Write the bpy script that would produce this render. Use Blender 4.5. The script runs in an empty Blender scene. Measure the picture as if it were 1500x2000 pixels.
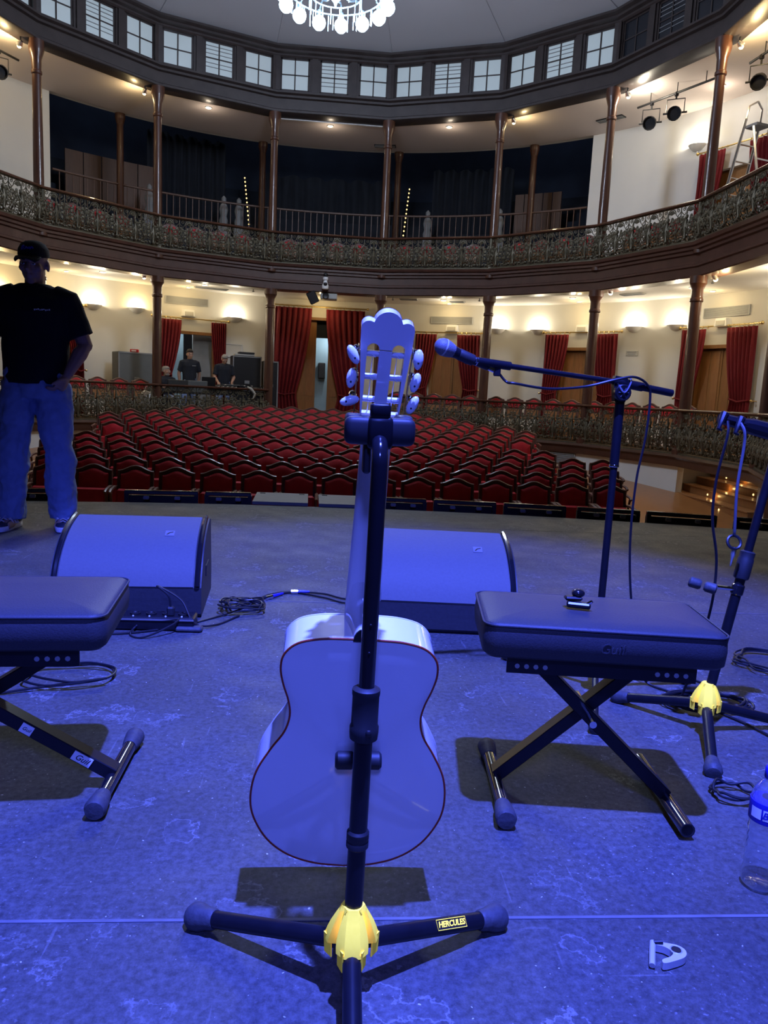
import bpy, math, random
from math import sin, cos, pi, radians as RD, sqrt, atan2
from mathutils import Vector, Matrix

random.seed(7)
SC = bpy.context.scene
COL = SC.collection

# ------------------------------------------------------------------ camera
H_CAM = 1.0
PITCH, ROLL, YAW = RD(8.67), RD(2.8), RD(4.8)
def make_camera():
    F = Vector((sin(YAW)*cos(PITCH), cos(YAW)*cos(PITCH), -sin(PITCH)))
    R0 = Vector((cos(YAW), -sin(YAW), 0.0)); U0 = R0.cross(F)
    R = cos(ROLL)*R0 + sin(ROLL)*U0
    U = cos(ROLL)*U0 - sin(ROLL)*R0
    cam = bpy.data.cameras.new('camera'); o = bpy.data.objects.new('camera', cam); COL.objects.link(o)
    m = Matrix(((R.x, U.x, -F.x, 0), (R.y, U.y, -F.y, 0), (R.z, U.z, -F.z, H_CAM), (0, 0, 0, 1)))
    o.matrix_world = m
    cam.sensor_fit = 'VERTICAL'; cam.sensor_height = 24.0; cam.lens = 24.0*1500/2000
    cam.clip_start = 0.05; cam.clip_end = 200
    SC.camera = o
make_camera()

# ------------------------------------------------------------------ world, exposure, stage light
SC.view_settings.view_transform = 'Standard'
SC.view_settings.look = 'None'
SC.view_settings.gamma = 1.0
SC.view_settings.use_curve_mapping = False
SC.view_settings.exposure = 0.0
wd = bpy.data.worlds.new('world'); SC.world = wd; wd.use_nodes = True
wd.node_tree.nodes['Background'].inputs[0].default_value = (0.5, 0.52, 0.6, 1)
wd.node_tree.nodes['Background'].inputs[1].default_value = 0.012

def light(name, kind, loc, energy, color, parent=None, size=0.1, target=None, spot=60, blend=0.5):
    d = bpy.data.lights.new(name, kind); d.energy = energy; d.color = color
    if kind == 'AREA': d.size = size
    else: d.shadow_soft_size = size
    if kind == 'SPOT': d.spot_size = RD(spot); d.spot_blend = blend
    o = bpy.data.objects.new(name, d); COL.objects.link(o)
    o.location = loc
    if target is not None:
        o.rotation_euler = (Vector(target)-Vector(loc)).to_track_quat('-Z', 'Y').to_euler()
    if parent is not None:
        o.parent = parent; o.location = Vector(loc)-wloc(parent)
    return o
BLUE = (0.080, 0.122, 1.0)
light('stage_key_light', 'SPOT', (0.45, 0.72, 5.0), 6500, BLUE, size=0.05, target=(0.3, 2.55, 0), spot=57, blend=0.35)
light('stage_wash_light', 'SPOT', (-0.2, -4.6, 5.2), 1650, BLUE, size=0.5, target=(-0.1, 2.5, 0.0), spot=31, blend=0.4)

# ------------------------------------------------------------------ materials
MATS = {}
def mat(name, col, rough=0.5, metal=0.0, noise=0.0, nscale=8.0, bump=0.0, emit=None, estr=0.0, trans=0.0, ior=1.45,
        coat=0.0, stretch=None, spec=0.5, sheen=0.0, alpha=None):
    if name in MATS: return MATS[name]
    m = bpy.data.materials.new(name); m.use_nodes = True
    nt = m.node_tree; b = nt.nodes['Principled BSDF']
    b.inputs['Base Color'].default_value = (*col, 1)
    b.inputs['Roughness'].default_value = rough
    b.inputs['Metallic'].default_value = metal
    b.inputs['Specular IOR Level'].default_value = spec
    b.inputs['IOR'].default_value = ior
    if coat: b.inputs['Coat Weight'].default_value = coat; b.inputs['Coat Roughness'].default_value = 0.06
    if sheen: b.inputs['Sheen Weight'].default_value = sheen; b.inputs['Sheen Tint'].default_value = (*col, 1)
    if trans: b.inputs['Transmission Weight'].default_value = trans
    if emit: b.inputs['Emission Color'].default_value = (*emit, 1); b.inputs['Emission Strength'].default_value = estr
    if noise or bump:
        tc = nt.nodes.new('ShaderNodeTexCoord'); mp = nt.nodes.new('ShaderNodeMapping'); n = nt.nodes.new('ShaderNodeTexNoise')
        nt.links.new(tc.outputs['Object'], mp.inputs[0]); nt.links.new(mp.outputs[0], n.inputs['Vector'])
        if stretch: mp.inputs['Scale'].default_value = stretch
        n.inputs['Scale'].default_value = nscale; n.inputs['Detail'].default_value = 4
        if noise:
            mx = nt.nodes.new('ShaderNodeMix'); mx.data_type = 'RGBA'
            mx.inputs[6].default_value = (*[max(0, c*(1-noise)) for c in col], 1)
            mx.inputs[7].default_value = (*[min(1, c*(1+noise)) for c in col], 1)
            nt.links.new(n.outputs['Fac'], mx.inputs[0]); nt.links.new(mx.outputs[2], b.inputs['Base Color'])
        if bump:
            bp = nt.nodes.new('ShaderNodeBump'); bp.inputs['Strength'].default_value = bump; bp.inputs['Distance'].default_value = 0.01
            nt.links.new(n.outputs['Fac'], bp.inputs['Height']); nt.links.new(bp.outputs[0], b.inputs['Normal'])
    MATS[name] = m
    return m

def stage_vinyl():
    m = bpy.data.materials.new('stage_vinyl'); m.use_nodes = True
    nt = m.node_tree; N = nt.nodes; L = nt.links; b = N['Principled BSDF']
    tc = N.new('ShaderNodeTexCoord')
    def noise(scale, detail=4, rough=0.55, st=None, rot=0):
        mp = N.new('ShaderNodeMapping'); L.new(tc.outputs['Object'], mp.inputs[0])
        if st: mp.inputs['Scale'].default_value = st
        mp.inputs['Rotation'].default_value = (0, 0, rot)
        n = N.new('ShaderNodeTexNoise'); L.new(mp.outputs[0], n.inputs['Vector'])
        n.inputs['Scale'].default_value = scale; n.inputs['Detail'].default_value = detail; n.inputs['Roughness'].default_value = rough
        return n.outputs['Fac']
    def ramp(fac, stops):
        r = N.new('ShaderNodeValToRGB'); L.new(fac, r.inputs[0])
        e = r.color_ramp.elements
        e[0].position, v = stops[0]; e[0].color = (v, v, v, 1)
        e[1].position, v = stops[1]; e[1].color = (v, v, v, 1)
        for p, v in stops[2:]:
            q = e.new(p); q.color = (v, v, v, 1)
        return r.outputs['Color']
    def mth(op, a, c):
        q = N.new('ShaderNodeMath'); q.operation = op; q.use_clamp = False
        for i, t in enumerate((a, c)):
            if isinstance(t, (int, float)): q.inputs[i].default_value = t
            else: L.new(t, q.inputs[i])
        return q.outputs[0]
    base = ramp(noise(1.3, 5), [(0.3, 0.047), (0.7, 0.088)])
    fine = ramp(noise(60, 8, 0.8), [(0.38, 0.55), (0.63, 1.5)])
    flecks = ramp(noise(75, 3, 0.6), [(0.62, 0.0), (0.70, 0.13)])
    fleckmask = ramp(noise(2.0, 3), [(0.45, 0.0), (0.62, 1.0)])
    spots = ramp(noise(95, 1, 0.4), [(0.765, 0.0), (0.79, 0.4)])
    # scuff lines in three directions
    s1 = ramp(noise(3.0, 2, 0.5, (1.6, 26, 1), 0.3), [(0.70, 0.0), (0.76, 0.05)])
    s2 = ramp(noise(2.6, 2, 0.5, (28, 1.6, 1), 0.45), [(0.70, 0.0), (0.76, 0.05)])
    # outlines of worn patches
    wv = noise(5.0, 6, 0.62)
    outl = ramp(wv, [(0.575, 0.0), (0.588, 0.11), (0.593, 0.11), (0.602, 0.012)])
    om = ramp(noise(1.1, 2), [(0.42, 0.0), (0.52, 1.0)])
    v = mth('MULTIPLY', base, fine)
    v = mth('ADD', v, mth('MULTIPLY', flecks, fleckmask))
    v = mth('ADD', v, mth('ADD', s1, s2))
    v = mth('ADD', v, mth('MULTIPLY', outl, om))
    v = mth('ADD', v, spots)
    cc = N.new('ShaderNodeCombineColor')
    L.new(v, cc.inputs[0]); L.new(mth('MULTIPLY', v, 1.0), cc.inputs[1]); L.new(mth('MULTIPLY', v, 0.98), cc.inputs[2])
    L.new(cc.outputs[0], b.inputs['Base Color'])
    L.new(ramp(noise(5, 4), [(0.3, 0.50), (0.7, 0.70)]), b.inputs['Roughness'])
    b.inputs['Specular IOR Level'].default_value = 0.32
    bp = N.new('ShaderNodeBump'); bp.inputs['Strength'].default_value = 0.12; bp.inputs['Distance'].default_value = 0.004
    L.new(noise(30, 4), bp.inputs['Height']); L.new(bp.outputs[0], b.inputs['Normal'])
    return m
MATS['vinyl'] = stage_vinyl()

mat('wood', (0.085, 0.034, 0.02), 0.35, noise=0.5, nscale=3, stretch=(12, 12, 1), coat=0.3)
mat('woodh', (0.075, 0.032, 0.022), 0.4, noise=0.4, nscale=5, coat=0.2)
mat('railwood', (0.10, 0.05, 0.03), 0.45, noise=0.35, nscale=4, stretch=(10, 10, 1.2))
mat('woodmid', (0.30, 0.13, 0.045), 0.35, noise=0.35, nscale=3, stretch=(10, 10, 1.2), coat=0.2)
mat('doorwood', (0.27, 0.125, 0.04), 0.4, noise=0.35, nscale=3, stretch=(14, 14, 1))
mat('seatwood', (0.13, 0.058, 0.042), 0.42, noise=0.4, nscale=9, coat=0.08)
mat('iron', (0.115, 0.098, 0.062), 0.5, metal=0.35, noise=0.5, nscale=14, bump=0.25)
mat('wall', (0.68, 0.65, 0.57), 0.8, noise=0.05, nscale=1.5)
mat('wallwhite', (0.72, 0.72, 0.70), 0.75, noise=0.04, nscale=2)
mat('ceil', (0.72, 0.69, 0.64), 0.85, noise=0.04, nscale=1.2)
mat('ceilupper', (0.68, 0.60, 0.57), 0.85, noise=0.04, nscale=1.2)
mat('seamtape', (0.13, 0.13, 0.135), 0.6, noise=0.75, nscale=9)
mat('silver', (0.62, 0.62, 0.64), 0.38, metal=0.35, noise=0.05)
mat('micmesh', (0.14, 0.14, 0.15), 0.5, noise=0.3, nscale=300, bump=0.2)
mat('plate', (0.17, 0.17, 0.18), 0.5, noise=0.1)
mat('dome', (0.46, 0.45, 0.47), 0.85, noise=0.05, nscale=0.8)
mat('clerewood', (0.045, 0.034, 0.032), 0.42, noise=0.4, nscale=5, coat=0.15)
mat('velvet', (0.46, 0.008, 0.016), 0.7, noise=0.25, nscale=10, sheen=0.3)
mat('curtain', (0.15, 0.003, 0.007), 0.75, noise=0.2, nscale=6, sheen=0.25)
mat('brass', (0.75, 0.55, 0.22), 0.3, metal=1.0, noise=0.1)
mat('plaster', (0.8, 0.79, 0.75), 0.6, noise=0.03)
mat('grille', (0.42, 0.42, 0.40), 0.5, noise=0.05)
mat('black', (0.012, 0.012, 0.014), 0.45, noise=0.3, nscale=30)
mat('blackgloss', (0.010, 0.010, 0.013), 0.16, noise=0.2, nscale=20, coat=0.5)
mat('blacksatin', (0.009, 0.009, 0.012), 0.32, noise=0.3, nscale=40, spec=0.35)
mat('rubber', (0.05, 0.05, 0.055), 0.6, noise=0.5, nscale=60, bump=0.2)
mat('rubberdark', (0.015, 0.015, 0.017), 0.55, noise=0.3, nscale=40)
mat('leather', (0.036, 0.036, 0.042), 0.5, noise=0.3, nscale=260, bump=0.12, spec=0.32)
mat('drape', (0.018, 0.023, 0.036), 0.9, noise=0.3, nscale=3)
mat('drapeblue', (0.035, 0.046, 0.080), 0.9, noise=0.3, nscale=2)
mat('parquet', (0.40, 0.165, 0.05), 0.32, noise=0.35, nscale=4, stretch=(1.5, 12, 1), coat=0.12)
mat('alu', (0.75, 0.75, 0.76), 0.3, metal=1.0, noise=0.08)
mat('chrome', (0.85, 0.85, 0.88), 0.12, metal=1.0, noise=0.03)
mat('cable', (0.012, 0.012, 0.015), 0.42, noise=0.2, nscale=30)
mat('cablelight', (0.10, 0.10, 0.12), 0.4, noise=0.2, nscale=30)
mat('monblack', (0.03, 0.03, 0.034), 0.5, noise=0.25, nscale=60, bump=0.1)
mat('grillcloth', (0.10, 0.10, 0.105), 0.7, noise=0.12, nscale=90, bump=0.05)
mat('skin', (0.42, 0.24, 0.17), 0.5, noise=0.12, nscale=12)
mat('tshirt', (0.008, 0.008, 0.011), 0.9, noise=0.3, nscale=12)
mat('navy', (0.012, 0.015, 0.026), 0.85, noise=0.3, nscale=12)
mat('jeans', (0.22, 0.30, 0.52), 0.85, noise=0.25, nscale=14, bump=0.2)
mat('hairdark', (0.012, 0.009, 0.008), 0.6, noise=0.4, nscale=60, bump=0.4)
mat('hairgrey', (0.25, 0.23, 0.21), 0.7, noise=0.5, nscale=60, bump=0.4)
mat('white', (0.8, 0.8, 0.8), 0.5, noise=0.04)
mat('shoe', (0.02, 0.025, 0.05), 0.6, noise=0.3, nscale=20)
mat('shoewhite', (0.62, 0.62, 0.66), 0.55, noise=0.1, nscale=20)
mat('pearl', (0.85, 0.84, 0.80), 0.25, noise=0.08, nscale=25, coat=0.3)
mat('ledwarm', (1, 0.9, 0.7), 0.5, emit=(1.0, 0.66, 0.22), estr=3, noise=0.01)
mat('bulbwarm', (1, 0.9, 0.7), 0.5, emit=(1.0, 0.78, 0.42), estr=14, noise=0.01)
mat('bulbwhite', (1, 1, 1), 0.5, emit=(1.0, 0.93, 0.80), estr=14, noise=0.01)
mat('globe', (1, 1, 1), 0.4, emit=(0.55, 0.80, 1.0), estr=4.5, noise=0.01)
mat('crystal', (0.22, 0.34, 0.42), 0.08, noise=0.02, spec=0.8)
mat('chandmetal', (0.10, 0.14, 0.17), 0.35, metal=0.3, noise=0.1)
mat('pane', (0.5, 0.56, 0.58), 0.25, noise=0.10, nscale=1.3, emit=(0.62, 0.76, 0.80), estr=0.20)
mat('panedark', (0.02, 0.022, 0.028), 0.06, noise=0.2, nscale=2)
mat('corridor', (0.30, 0.42, 0.50), 0.7, noise=0.05)
mat('gblue', (0.02, 0.02, 0.35), 0.4, noise=0.1)
mat('green', (0.01, 0.42, 0.26), 0.45, noise=0.05)
mat('greybox', (0.13, 0.14, 0.14), 0.6, noise=0.1)
mat('screen', (0.05, 0.06, 0.09), 0.2, noise=0.1, nscale=8, emit=(0.25, 0.32, 0.5), estr=0.08)
mat('guitar', (0.84, 0.82, 0.80), 0.09, noise=0.02, nscale=3, coat=1.0)
mat('binding', (0.30, 0.035, 0.01), 0.3, noise=0.2, nscale=10)
mat('nylon', (0.8, 0.8, 0.78), 0.3, noise=0.03)
mat('water', (0.95, 0.97, 1.0), 0.0, trans=1.0, ior=1.33, noise=0.01)
mat('sign', (0.5, 0.48, 0.42), 0.5, noise=0.1)
mat('stonegrey', (0.25, 0.26, 0.27), 0.7, noise=0.2, nscale=6)
mat('edgecover', (0.17, 0.17, 0.16), 0.5, noise=0.15, nscale=12)
mat('floorbeige', (0.55, 0.50, 0.42), 0.7, noise=0.05)
def clear_plastic():
    m = bpy.data.materials.new('clear_plastic'); m.use_nodes = True
    nt = m.node_tree; N = nt.nodes; L = nt.links; N.remove(N['Principled BSDF'])
    tr = N.new('ShaderNodeBsdfTransparent'); tr.inputs[0].default_value = (0.93, 0.95, 0.98, 1)
    gl = N.new('ShaderNodeBsdfGlossy'); gl.inputs['Roughness'].default_value = 0.08; gl.inputs['Color'].default_value = (0.95, 0.97, 1, 1)
    df = N.new('ShaderNodeBsdfDiffuse'); df.inputs[0].default_value = (0.85, 0.88, 0.95, 1)
    lw = N.new('ShaderNodeLayerWeight'); lw.inputs[0].default_value = 0.32
    no = N.new('ShaderNodeTexNoise'); no.inputs['Scale'].default_value = 30
    a = N.new('ShaderNodeMixShader'); b = N.new('ShaderNodeMixShader'); q = N.new('ShaderNodeMath'); q.operation = 'MULTIPLY'; q.inputs[1].default_value = 0.16
    L.new(no.outputs['Fac'], q.inputs[0]); L.new(q.outputs[0], a.inputs[0]); L.new(tr.outputs[0], a.inputs[1]); L.new(df.outputs[0], a.inputs[2])
    L.new(lw.outputs['Facing'], b.inputs[0]); L.new(a.outputs[0], b.inputs[1]); L.new(gl.outputs[0], b.inputs[2])
    L.new(b.outputs[0], N['Material Output'].inputs['Surface'])
    return m
MATS['bottleplastic'] = clear_plastic()
def fluor_yellow():
    # day-glo plastic: returns more yellow light than it receives blue, so a diffuse colour above one
    m = bpy.data.materials.new('fluor_yellow'); m.use_nodes = True
    nt = m.node_tree; nt.nodes.remove(nt.nodes['Principled BSDF'])
    d = nt.nodes.new('ShaderNodeBsdfDiffuse')
    n = nt.nodes.new('ShaderNodeTexNoise'); n.inputs['Scale'].default_value = 20
    mx = nt.nodes.new('ShaderNodeMix'); mx.data_type = 'RGBA'
    mx.inputs[6].default_value = (2.5, 1.62, 0.07, 1); mx.inputs[7].default_value = (2.8, 1.85, 0.09, 1)
    nt.links.new(n.outputs['Fac'], mx.inputs[0]); nt.links.new(mx.outputs[2], d.inputs['Color'])
    nt.links.new(d.outputs[0], nt.nodes['Material Output'].inputs['Surface'])
    return m
MATS['yellow'] = fluor_yellow()

# ------------------------------------------------------------------ mesh builder and object helpers
def wloc(o):
    v = Vector((0, 0, 0))
    while o is not None:
        v += o.location; o = o.parent
    return v
class MB:
    def __init__(s): s.v = []; s.f = []
    def add(s, vs, fs, M=None):
        n = len(s.v)
        if M is not None: vs = [M @ Vector(p) for p in vs]
        s.v.extend([tuple(p) for p in vs]); s.f.extend([tuple(i+n for i in f) for f in fs])
        return s
    def box(s, c, d, M=None, rz=0.0, bev=0.0):
        x, y, z = d[0]/2, d[1]/2, d[2]/2
        if bev > 0:
            b = min(bev, x*.9, y*.9, z*.9); vs = []
            for sx in (-1, 1):
                for sy in (-1, 1):
                    for sz in (-1, 1):
                        vs += [(sx*x, sy*(y-b), sz*(z-b)), (sx*(x-b), sy*y, sz*(z-b)), (sx*(x-b), sy*(y-b), sz*z)]
            i = lambda a, e, g, k: ((a*2+e)*2+g)*3+k
            fs = []
            for a in (0, 1):
                q = [i(a, 0, 0, 0), i(a, 1, 0, 0), i(a, 1, 1, 0), i(a, 0, 1, 0)]; fs.append(q if a else q[::-1])
                q = [i(0, a, 0, 1), i(0, a, 1, 1), i(1, a, 1, 1), i(1, a, 0, 1)]; fs.append(q if a else q[::-1])
                q = [i(0, 0, a, 2), i(1, 0, a, 2), i(1, 1, a, 2), i(0, 1, a, 2)]; fs.append(q if a else q[::-1])
            for a in (0, 1):
                for e in (0, 1):
                    fs.append([i(a, e, 0, 0), i(a, e, 0, 1), i(a, e, 1, 1), i(a, e, 1, 0)][::1 if a != e else -1])
                    fs.append([i(a, 0, e, 0), i(a, 0, e, 2), i(a, 1, e, 2), i(a, 1, e, 0)][::-1 if a != e else 1])
                    fs.append([i(0, a, e, 1), i(0, a, e, 2), i(1, a, e, 2), i(1, a, e, 1)][::1 if a != e else -1])
                    for g in (0, 1):
                        q = [i(a, e, g, 0), i(a, e, g, 1), i(a, e, g, 2)]
                        fs.append(q if (a+e+g) % 2 == 1 else q[::-1])
        else:
            vs = [(-x, -y, -z), (x, -y, -z), (x, y, -z), (-x, y, -z), (-x, -y, z), (x, -y, z), (x, y, z), (-x, y, z)]
            fs = [(0, 3, 2, 1), (4, 5, 6, 7), (0, 1, 5, 4), (1, 2, 6, 5), (2, 3, 7, 6), (3, 0, 4, 7)]
        T = Matrix.Translation(c) @ Matrix.Rotation(rz, 4, 'Z')
        if M is not None: T = M @ T
        return s.add(vs, fs, T)
    def rbox(s, c, d, M=None, e=0.45, seg=20, rings=12):
        """block with generously rounded edges"""
        f = lambda t: (abs(t)**e)*(1 if t >= 0 else -1)
        T = Matrix.Translation(c) if M is None else M @ Matrix.Translation(c)
        b = MB(); b.ball((0, 0, 0), 1.0, seg, rings); n = len(s.v); vs = []
        for x, y, z in b.v:
            q = sqrt(x*x+y*y); ca = q; cb, sb = (x/q, y/q) if q > 1e-9 else (0, 0)
            vs.append((d[0]/2*f(ca)*f(cb), d[1]/2*f(ca)*f(sb), d[2]/2*f(z)))
        return s.add(vs, b.f, T)
    def pipe(s, pts, r, seg=8, closed=False, cap=True, M=None, sx=1.0):
        P = [Vector(p) for p in pts]; n = len(P)
        if not isinstance(r, (list, tuple)): r = [r]*n
        T = []
        for i in range(n):
            a = P[i-1] if (i > 0 or closed) else P[i]; c = P[(i+1) % n] if (i < n-1 or closed) else P[i]
            t = c-a
            T.append(t.normalized() if t.length > 1e-9 else Vector((0, 0, 1)))
        t0 = T[0]; up = Vector((0, 0, 1)) if abs(t0.z) < 0.9 else Vector((0, 1, 0))
        nrm = (up - t0*up.dot(t0)).normalized(); vs = []
        for i in range(n):
            t = T[i]; nrm = nrm - t*nrm.dot(t)
            if nrm.length < 1e-6: nrm = t.orthogonal()
            nrm.normalize(); b = t.cross(nrm)
            for k in range(seg):
                a = 2*pi*k/seg
                vs.append(P[i] + (nrm*cos(a)*sx + b*sin(a))*r[i])
        fs = []; m = n if closed else n-1
        for i in range(m):
            for k in range(seg):
                j = (i+1) % n
                fs.append((i*seg+k, i*seg+(k+1) % seg, j*seg+(k+1) % seg, j*seg+k))
        if cap and not closed:
            fs.append(tuple(range(seg-1, -1, -1))); fs.append(tuple((n-1)*seg+k for k in range(seg)))
        return s.add(vs, fs, M)
    def loft(s, rings, cap=True, M=None, closed=True):
        seg = len(rings[0]); vs = [p for r in rings for p in r]; fs = []
        for i in range(len(rings)-1):
            for k in range(seg if closed else seg-1):
                fs.append((i*seg+k, i*seg+(k+1) % seg, (i+1)*seg+(k+1) % seg, (i+1)*seg+k))
        if cap:
            fs.append(tuple(range(seg-1, -1, -1))); n = len(rings)-1; fs.append(tuple(n*seg+k for k in range(seg)))
        return s.add(vs, fs, M)
    def lathe(s, prof, seg=16, M=None, a0=0.0, a1=2*pi, c=(0, 0, 0)):
        full = abs(a1-a0-2*pi) < 1e-6; n = seg if full else seg+1
        rings = []
        for r, z in prof:
            rings.append([(c[0]+r*cos(a0+(a1-a0)*k/seg), c[1]+r*sin(a0+(a1-a0)*k/seg), c[2]+z) for k in range(n)])
        return s.loft(rings, cap=full and True, M=M, closed=full)
    def ball(s, c, r, seg=10, rings=6, M=None):
        if not isinstance(r, (tuple, list)): r = (r, r, r)
        vs = [(c[0], c[1], c[2]-r[2])]; fs = []
        for i in range(1, rings):
            a = -pi/2+pi*i/rings
            for k in range(seg):
                b = 2*pi*k/seg
                vs.append((c[0]+r[0]*cos(a)*cos(b), c[1]+r[1]*cos(a)*sin(b), c[2]+r[2]*sin(a)))
        vs.append((c[0], c[1], c[2]+r[2])); L = len(vs)-1
        for k in range(seg):
            fs.append((0, 1+(k+1) % seg, 1+k)); b = 1+(rings-2)*seg; fs.append((L, b+k, b+(k+1) % seg))
        for i in range(rings-2):
            for k in range(seg):
                a = 1+i*seg; b = a+seg
                fs.append((a+k, a+(k+1) % seg, b+(k+1) % seg, b+k))
        return s.add(vs, fs, M)
    def prism(s, poly, d0, d1, M=None):
        n = len(poly); vs = [(x, y, d0) for x, y in poly]+[(x, y, d1) for x, y in poly]
        fs = [tuple(range(n-1, -1, -1)), tuple(range(n, 2*n))]
        for i in range(n): fs.append((i, (i+1) % n, n+(i+1) % n, n+i))
        return s.add(vs, fs, M)
    def mesh(s, name, m, off=None, smooth=35):
        me = bpy.data.meshes.new(name)
        vs = s.v if off is None else [(x-off[0], y-off[1], z-off[2]) for x, y, z in s.v]
        me.from_pydata(vs, [], s.f)
        if smooth:
            me.polygons.foreach_set('use_smooth', [True]*len(me.polygons))
            try: me.set_sharp_from_angle(angle=RD(smooth))
            except Exception: pass
        me.materials.append(MATS[m] if isinstance(m, str) else m)
        return me
    def build(s, name, m, parent=None, world=True, smooth=35):
        off = wloc(parent) if (parent is not None and world) else None
        o = bpy.data.objects.new(name, s.mesh(name, m, off, smooth)); COL.objects.link(o)
        if parent is not None: o.parent = parent
        return o
def obj(name, me, parent=None, loc=None, rz=0.0, M=None):
    o = bpy.data.objects.new(name, me); COL.objects.link(o)
    if parent is not None: o.parent = parent
    if loc is not None: o.location = loc
    if rz: o.rotation_euler = (0, 0, rz)
    if M is not None: o.matrix_local = M
    return o
def tag(o, label=None, cat=None, group=None, kind=None):
    if label: o['label'] = label
    if cat: o['category'] = cat
    if group: o['group'] = group
    if kind: o['kind'] = kind
    return o
def thing(name, label, cat, loc=(0, 0, 0), rz=0.0, group=None):
    o = bpy.data.objects.new(name, None); COL.objects.link(o); o.empty_display_size = 0.1
    o.location = loc; o.rotation_euler = (0, 0, rz)
    return tag(o, label, cat, group)
def struct(name, mb, m, label=None, parent=None, smooth=35):
    o = mb.build(name, m, parent, smooth=smooth)
    if parent is None: tag(o, label, None, None, 'structure')
    return o
def copy_tree(o, parent=None):
    c = o.copy(); COL.objects.link(c)
    if parent is not None: c.parent = parent
    for ch in list(o.children): copy_tree(ch, c)
    return c
def look(p, q, up=(0, 0, 1)):
    """frame at p whose local Z runs towards q"""
    z = (Vector(q)-Vector(p)).normalized(); u = Vector(up)
    if abs(z.dot(u)) > 0.98: u = Vector((0, 1, 0))
    x = u.cross(z).normalized(); y = z.cross(x)
    return Matrix(((x.x, y.x, z.x, p[0]), (x.y, y.y, z.y, p[1]), (x.z, y.z, z.z, p[2]), (0, 0, 0, 1)))
def catmull(P, n=8, closed=False):
    P = [Vector(p) for p in P]; out = []; m = len(P)
    for i in range(m if closed else m-1):
        a = P[(i-1) % m] if (closed or i > 0) else P[0]*2-P[1]
        b = P[i]; c = P[(i+1) % m]; d = P[(i+2) % m] if (closed or i < m-2) else P[-1]*2-P[-2]
        for k in range(n):
            t = k/n
            out.append(0.5*((2*b)+(c-a)*t+(2*a-5*b+4*c-d)*t*t+(3*b-a-3*c+d)*t**3))
    if not closed: out.append(P[-1])
    return out
def text_mesh(body, size, depth=0.0005, shear=0.0, bold=0.0):
    cu = bpy.data.curves.new('lettering', 'FONT'); cu.body = body; cu.size = size; cu.extrude = depth; cu.shear = shear; cu.offset = bold
    cu.align_x = 'CENTER'; cu.align_y = 'CENTER'; cu.resolution_u = 3
    o = bpy.data.objects.new('lettering', cu); COL.objects.link(o)
    dg = bpy.context.evaluated_depsgraph_get(); me = bpy.data.meshes.new_from_object(o.evaluated_get(dg))
    bpy.data.objects.remove(o); bpy.data.curves.remove(cu)
    return me
ORD = ['first', 'second', 'third', 'fourth', 'fifth', 'sixth', 'seventh', 'eighth', 'ninth', 'tenth', 'eleventh', 'twelfth',
       'thirteenth', 'fourteenth', 'fifteenth', 'sixteenth', 'seventeenth', 'eighteenth', 'nineteenth', 'twentieth', 'twenty-first', 'twenty-second']
# ------------------------------------------------------------------ the hall: a sixteen-sided auditorium ring
CX, CY, RC = -0.05, 13.53, 7.37
STEP = 22.5
CA = cos(RD(STEP/2))
RA = RC*CA                      # distance from the axis to the middle of a bay
def P(a, R, z): return Vector((CX+R*sin(RD(a)), CY+R*cos(RD(a)), z))
def va(i): return STEP*i+STEP/2                     # angle of ring vertex i (between bay i and i+1)
def pol(b, t, dr, z):                               # point on bay b, t 0..1 from left to right, dr outwards of the column line
    R = (RA+dr)/CA
    return P(STEP*b-STEP/2, R, z).lerp(P(STEP*b+STEP/2, R, z), t)
def sweep(mb, sec, b0, b1):
    rings = [[P(va(i), (RA+dr)/CA, z) for dr, z in sec] for i in range(b0-1, b1+1)]
    mb.loft(rings)
    return mb
def arc_slab(mb, a0, a1, r0, r1, z0, z1, n=None):
    n = n or max(1, int(abs(a1-a0)/3.0+0.5)); rings = []
    for i in range(n+1):
        a = a0+(a1-a0)*i/n
        rings.append([P(a, r0, z0), P(a, r1, z0), P(a, r1, z1), P(a, r0, z1)])
    mb.loft(rings)
    return mb
B0, B1 = -4, 5
RW = 9.78
ZT, ZC1, ZF2, ZC2 = 0.08, 3.64, 4.0, 7.87

# stage ---------------------------------------------------------------------------------------------
def edge_y(x): return 7.02-0.0375*(x-0.3)**2
def stage():
    xs = [-7+14*i/40 for i in range(41)]
    mb = MB()
    outline = [(x, edge_y(x)-0.33) for x in xs]
    poly = outline+[(7, -4), (-7, -4)]
    mb.prism([(x, y) for x, y in poly][::-1], -1.3, -0.012)
    st = struct('floor_stage', mb, 'black', 'black stage platform with a gently bowed front edge')
    cuts = [-4.0, -0.91, 1.34, 3.59, 5.84, None]
    for i in range(5):
        y0 = cuts[i]+0.003; m = MB()
        if cuts[i+1] is not None:
            m.box((0, (y0+cuts[i+1]-0.003)/2, -0.006), (13.9, cuts[i+1]-0.003-y0, 0.012))
        else:
            pl = [(x, edge_y(x)-0.32) for x in xs if edge_y(x)-0.32 > y0+0.02]
            m.prism(([(pl[0][0], y0)]+pl+[(pl[-1][0], y0)])[::-1], -0.012, 0.0)
        m.build('floor_sheet', 'vinyl', st)
    for y in (1.34, 3.59):
        m = MB(); m.box((0, y, 0.0008), (13.0, 0.008, 0.0016)); m.build('seam_tape', 'seamtape', st)
    # scraped grey wear line beside the near seam
    return st
stage()
# sloped stalls floor
def zfl(y): return -1.0+(y-10.02)*0.0667
m = MB()
ys = [7.2, 9.0, 24.0]
rings = [[(-11, y, zfl(y)-0.3), (11, y, zfl(y)-0.3), (11, y, zfl(y)), (-11, y, zfl(y))] for y in (5.5, 24.0)]
m.loft(rings)
struct('floor', m, 'parquet', 'polished wooden stalls floor sloping up from the stage')

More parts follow.
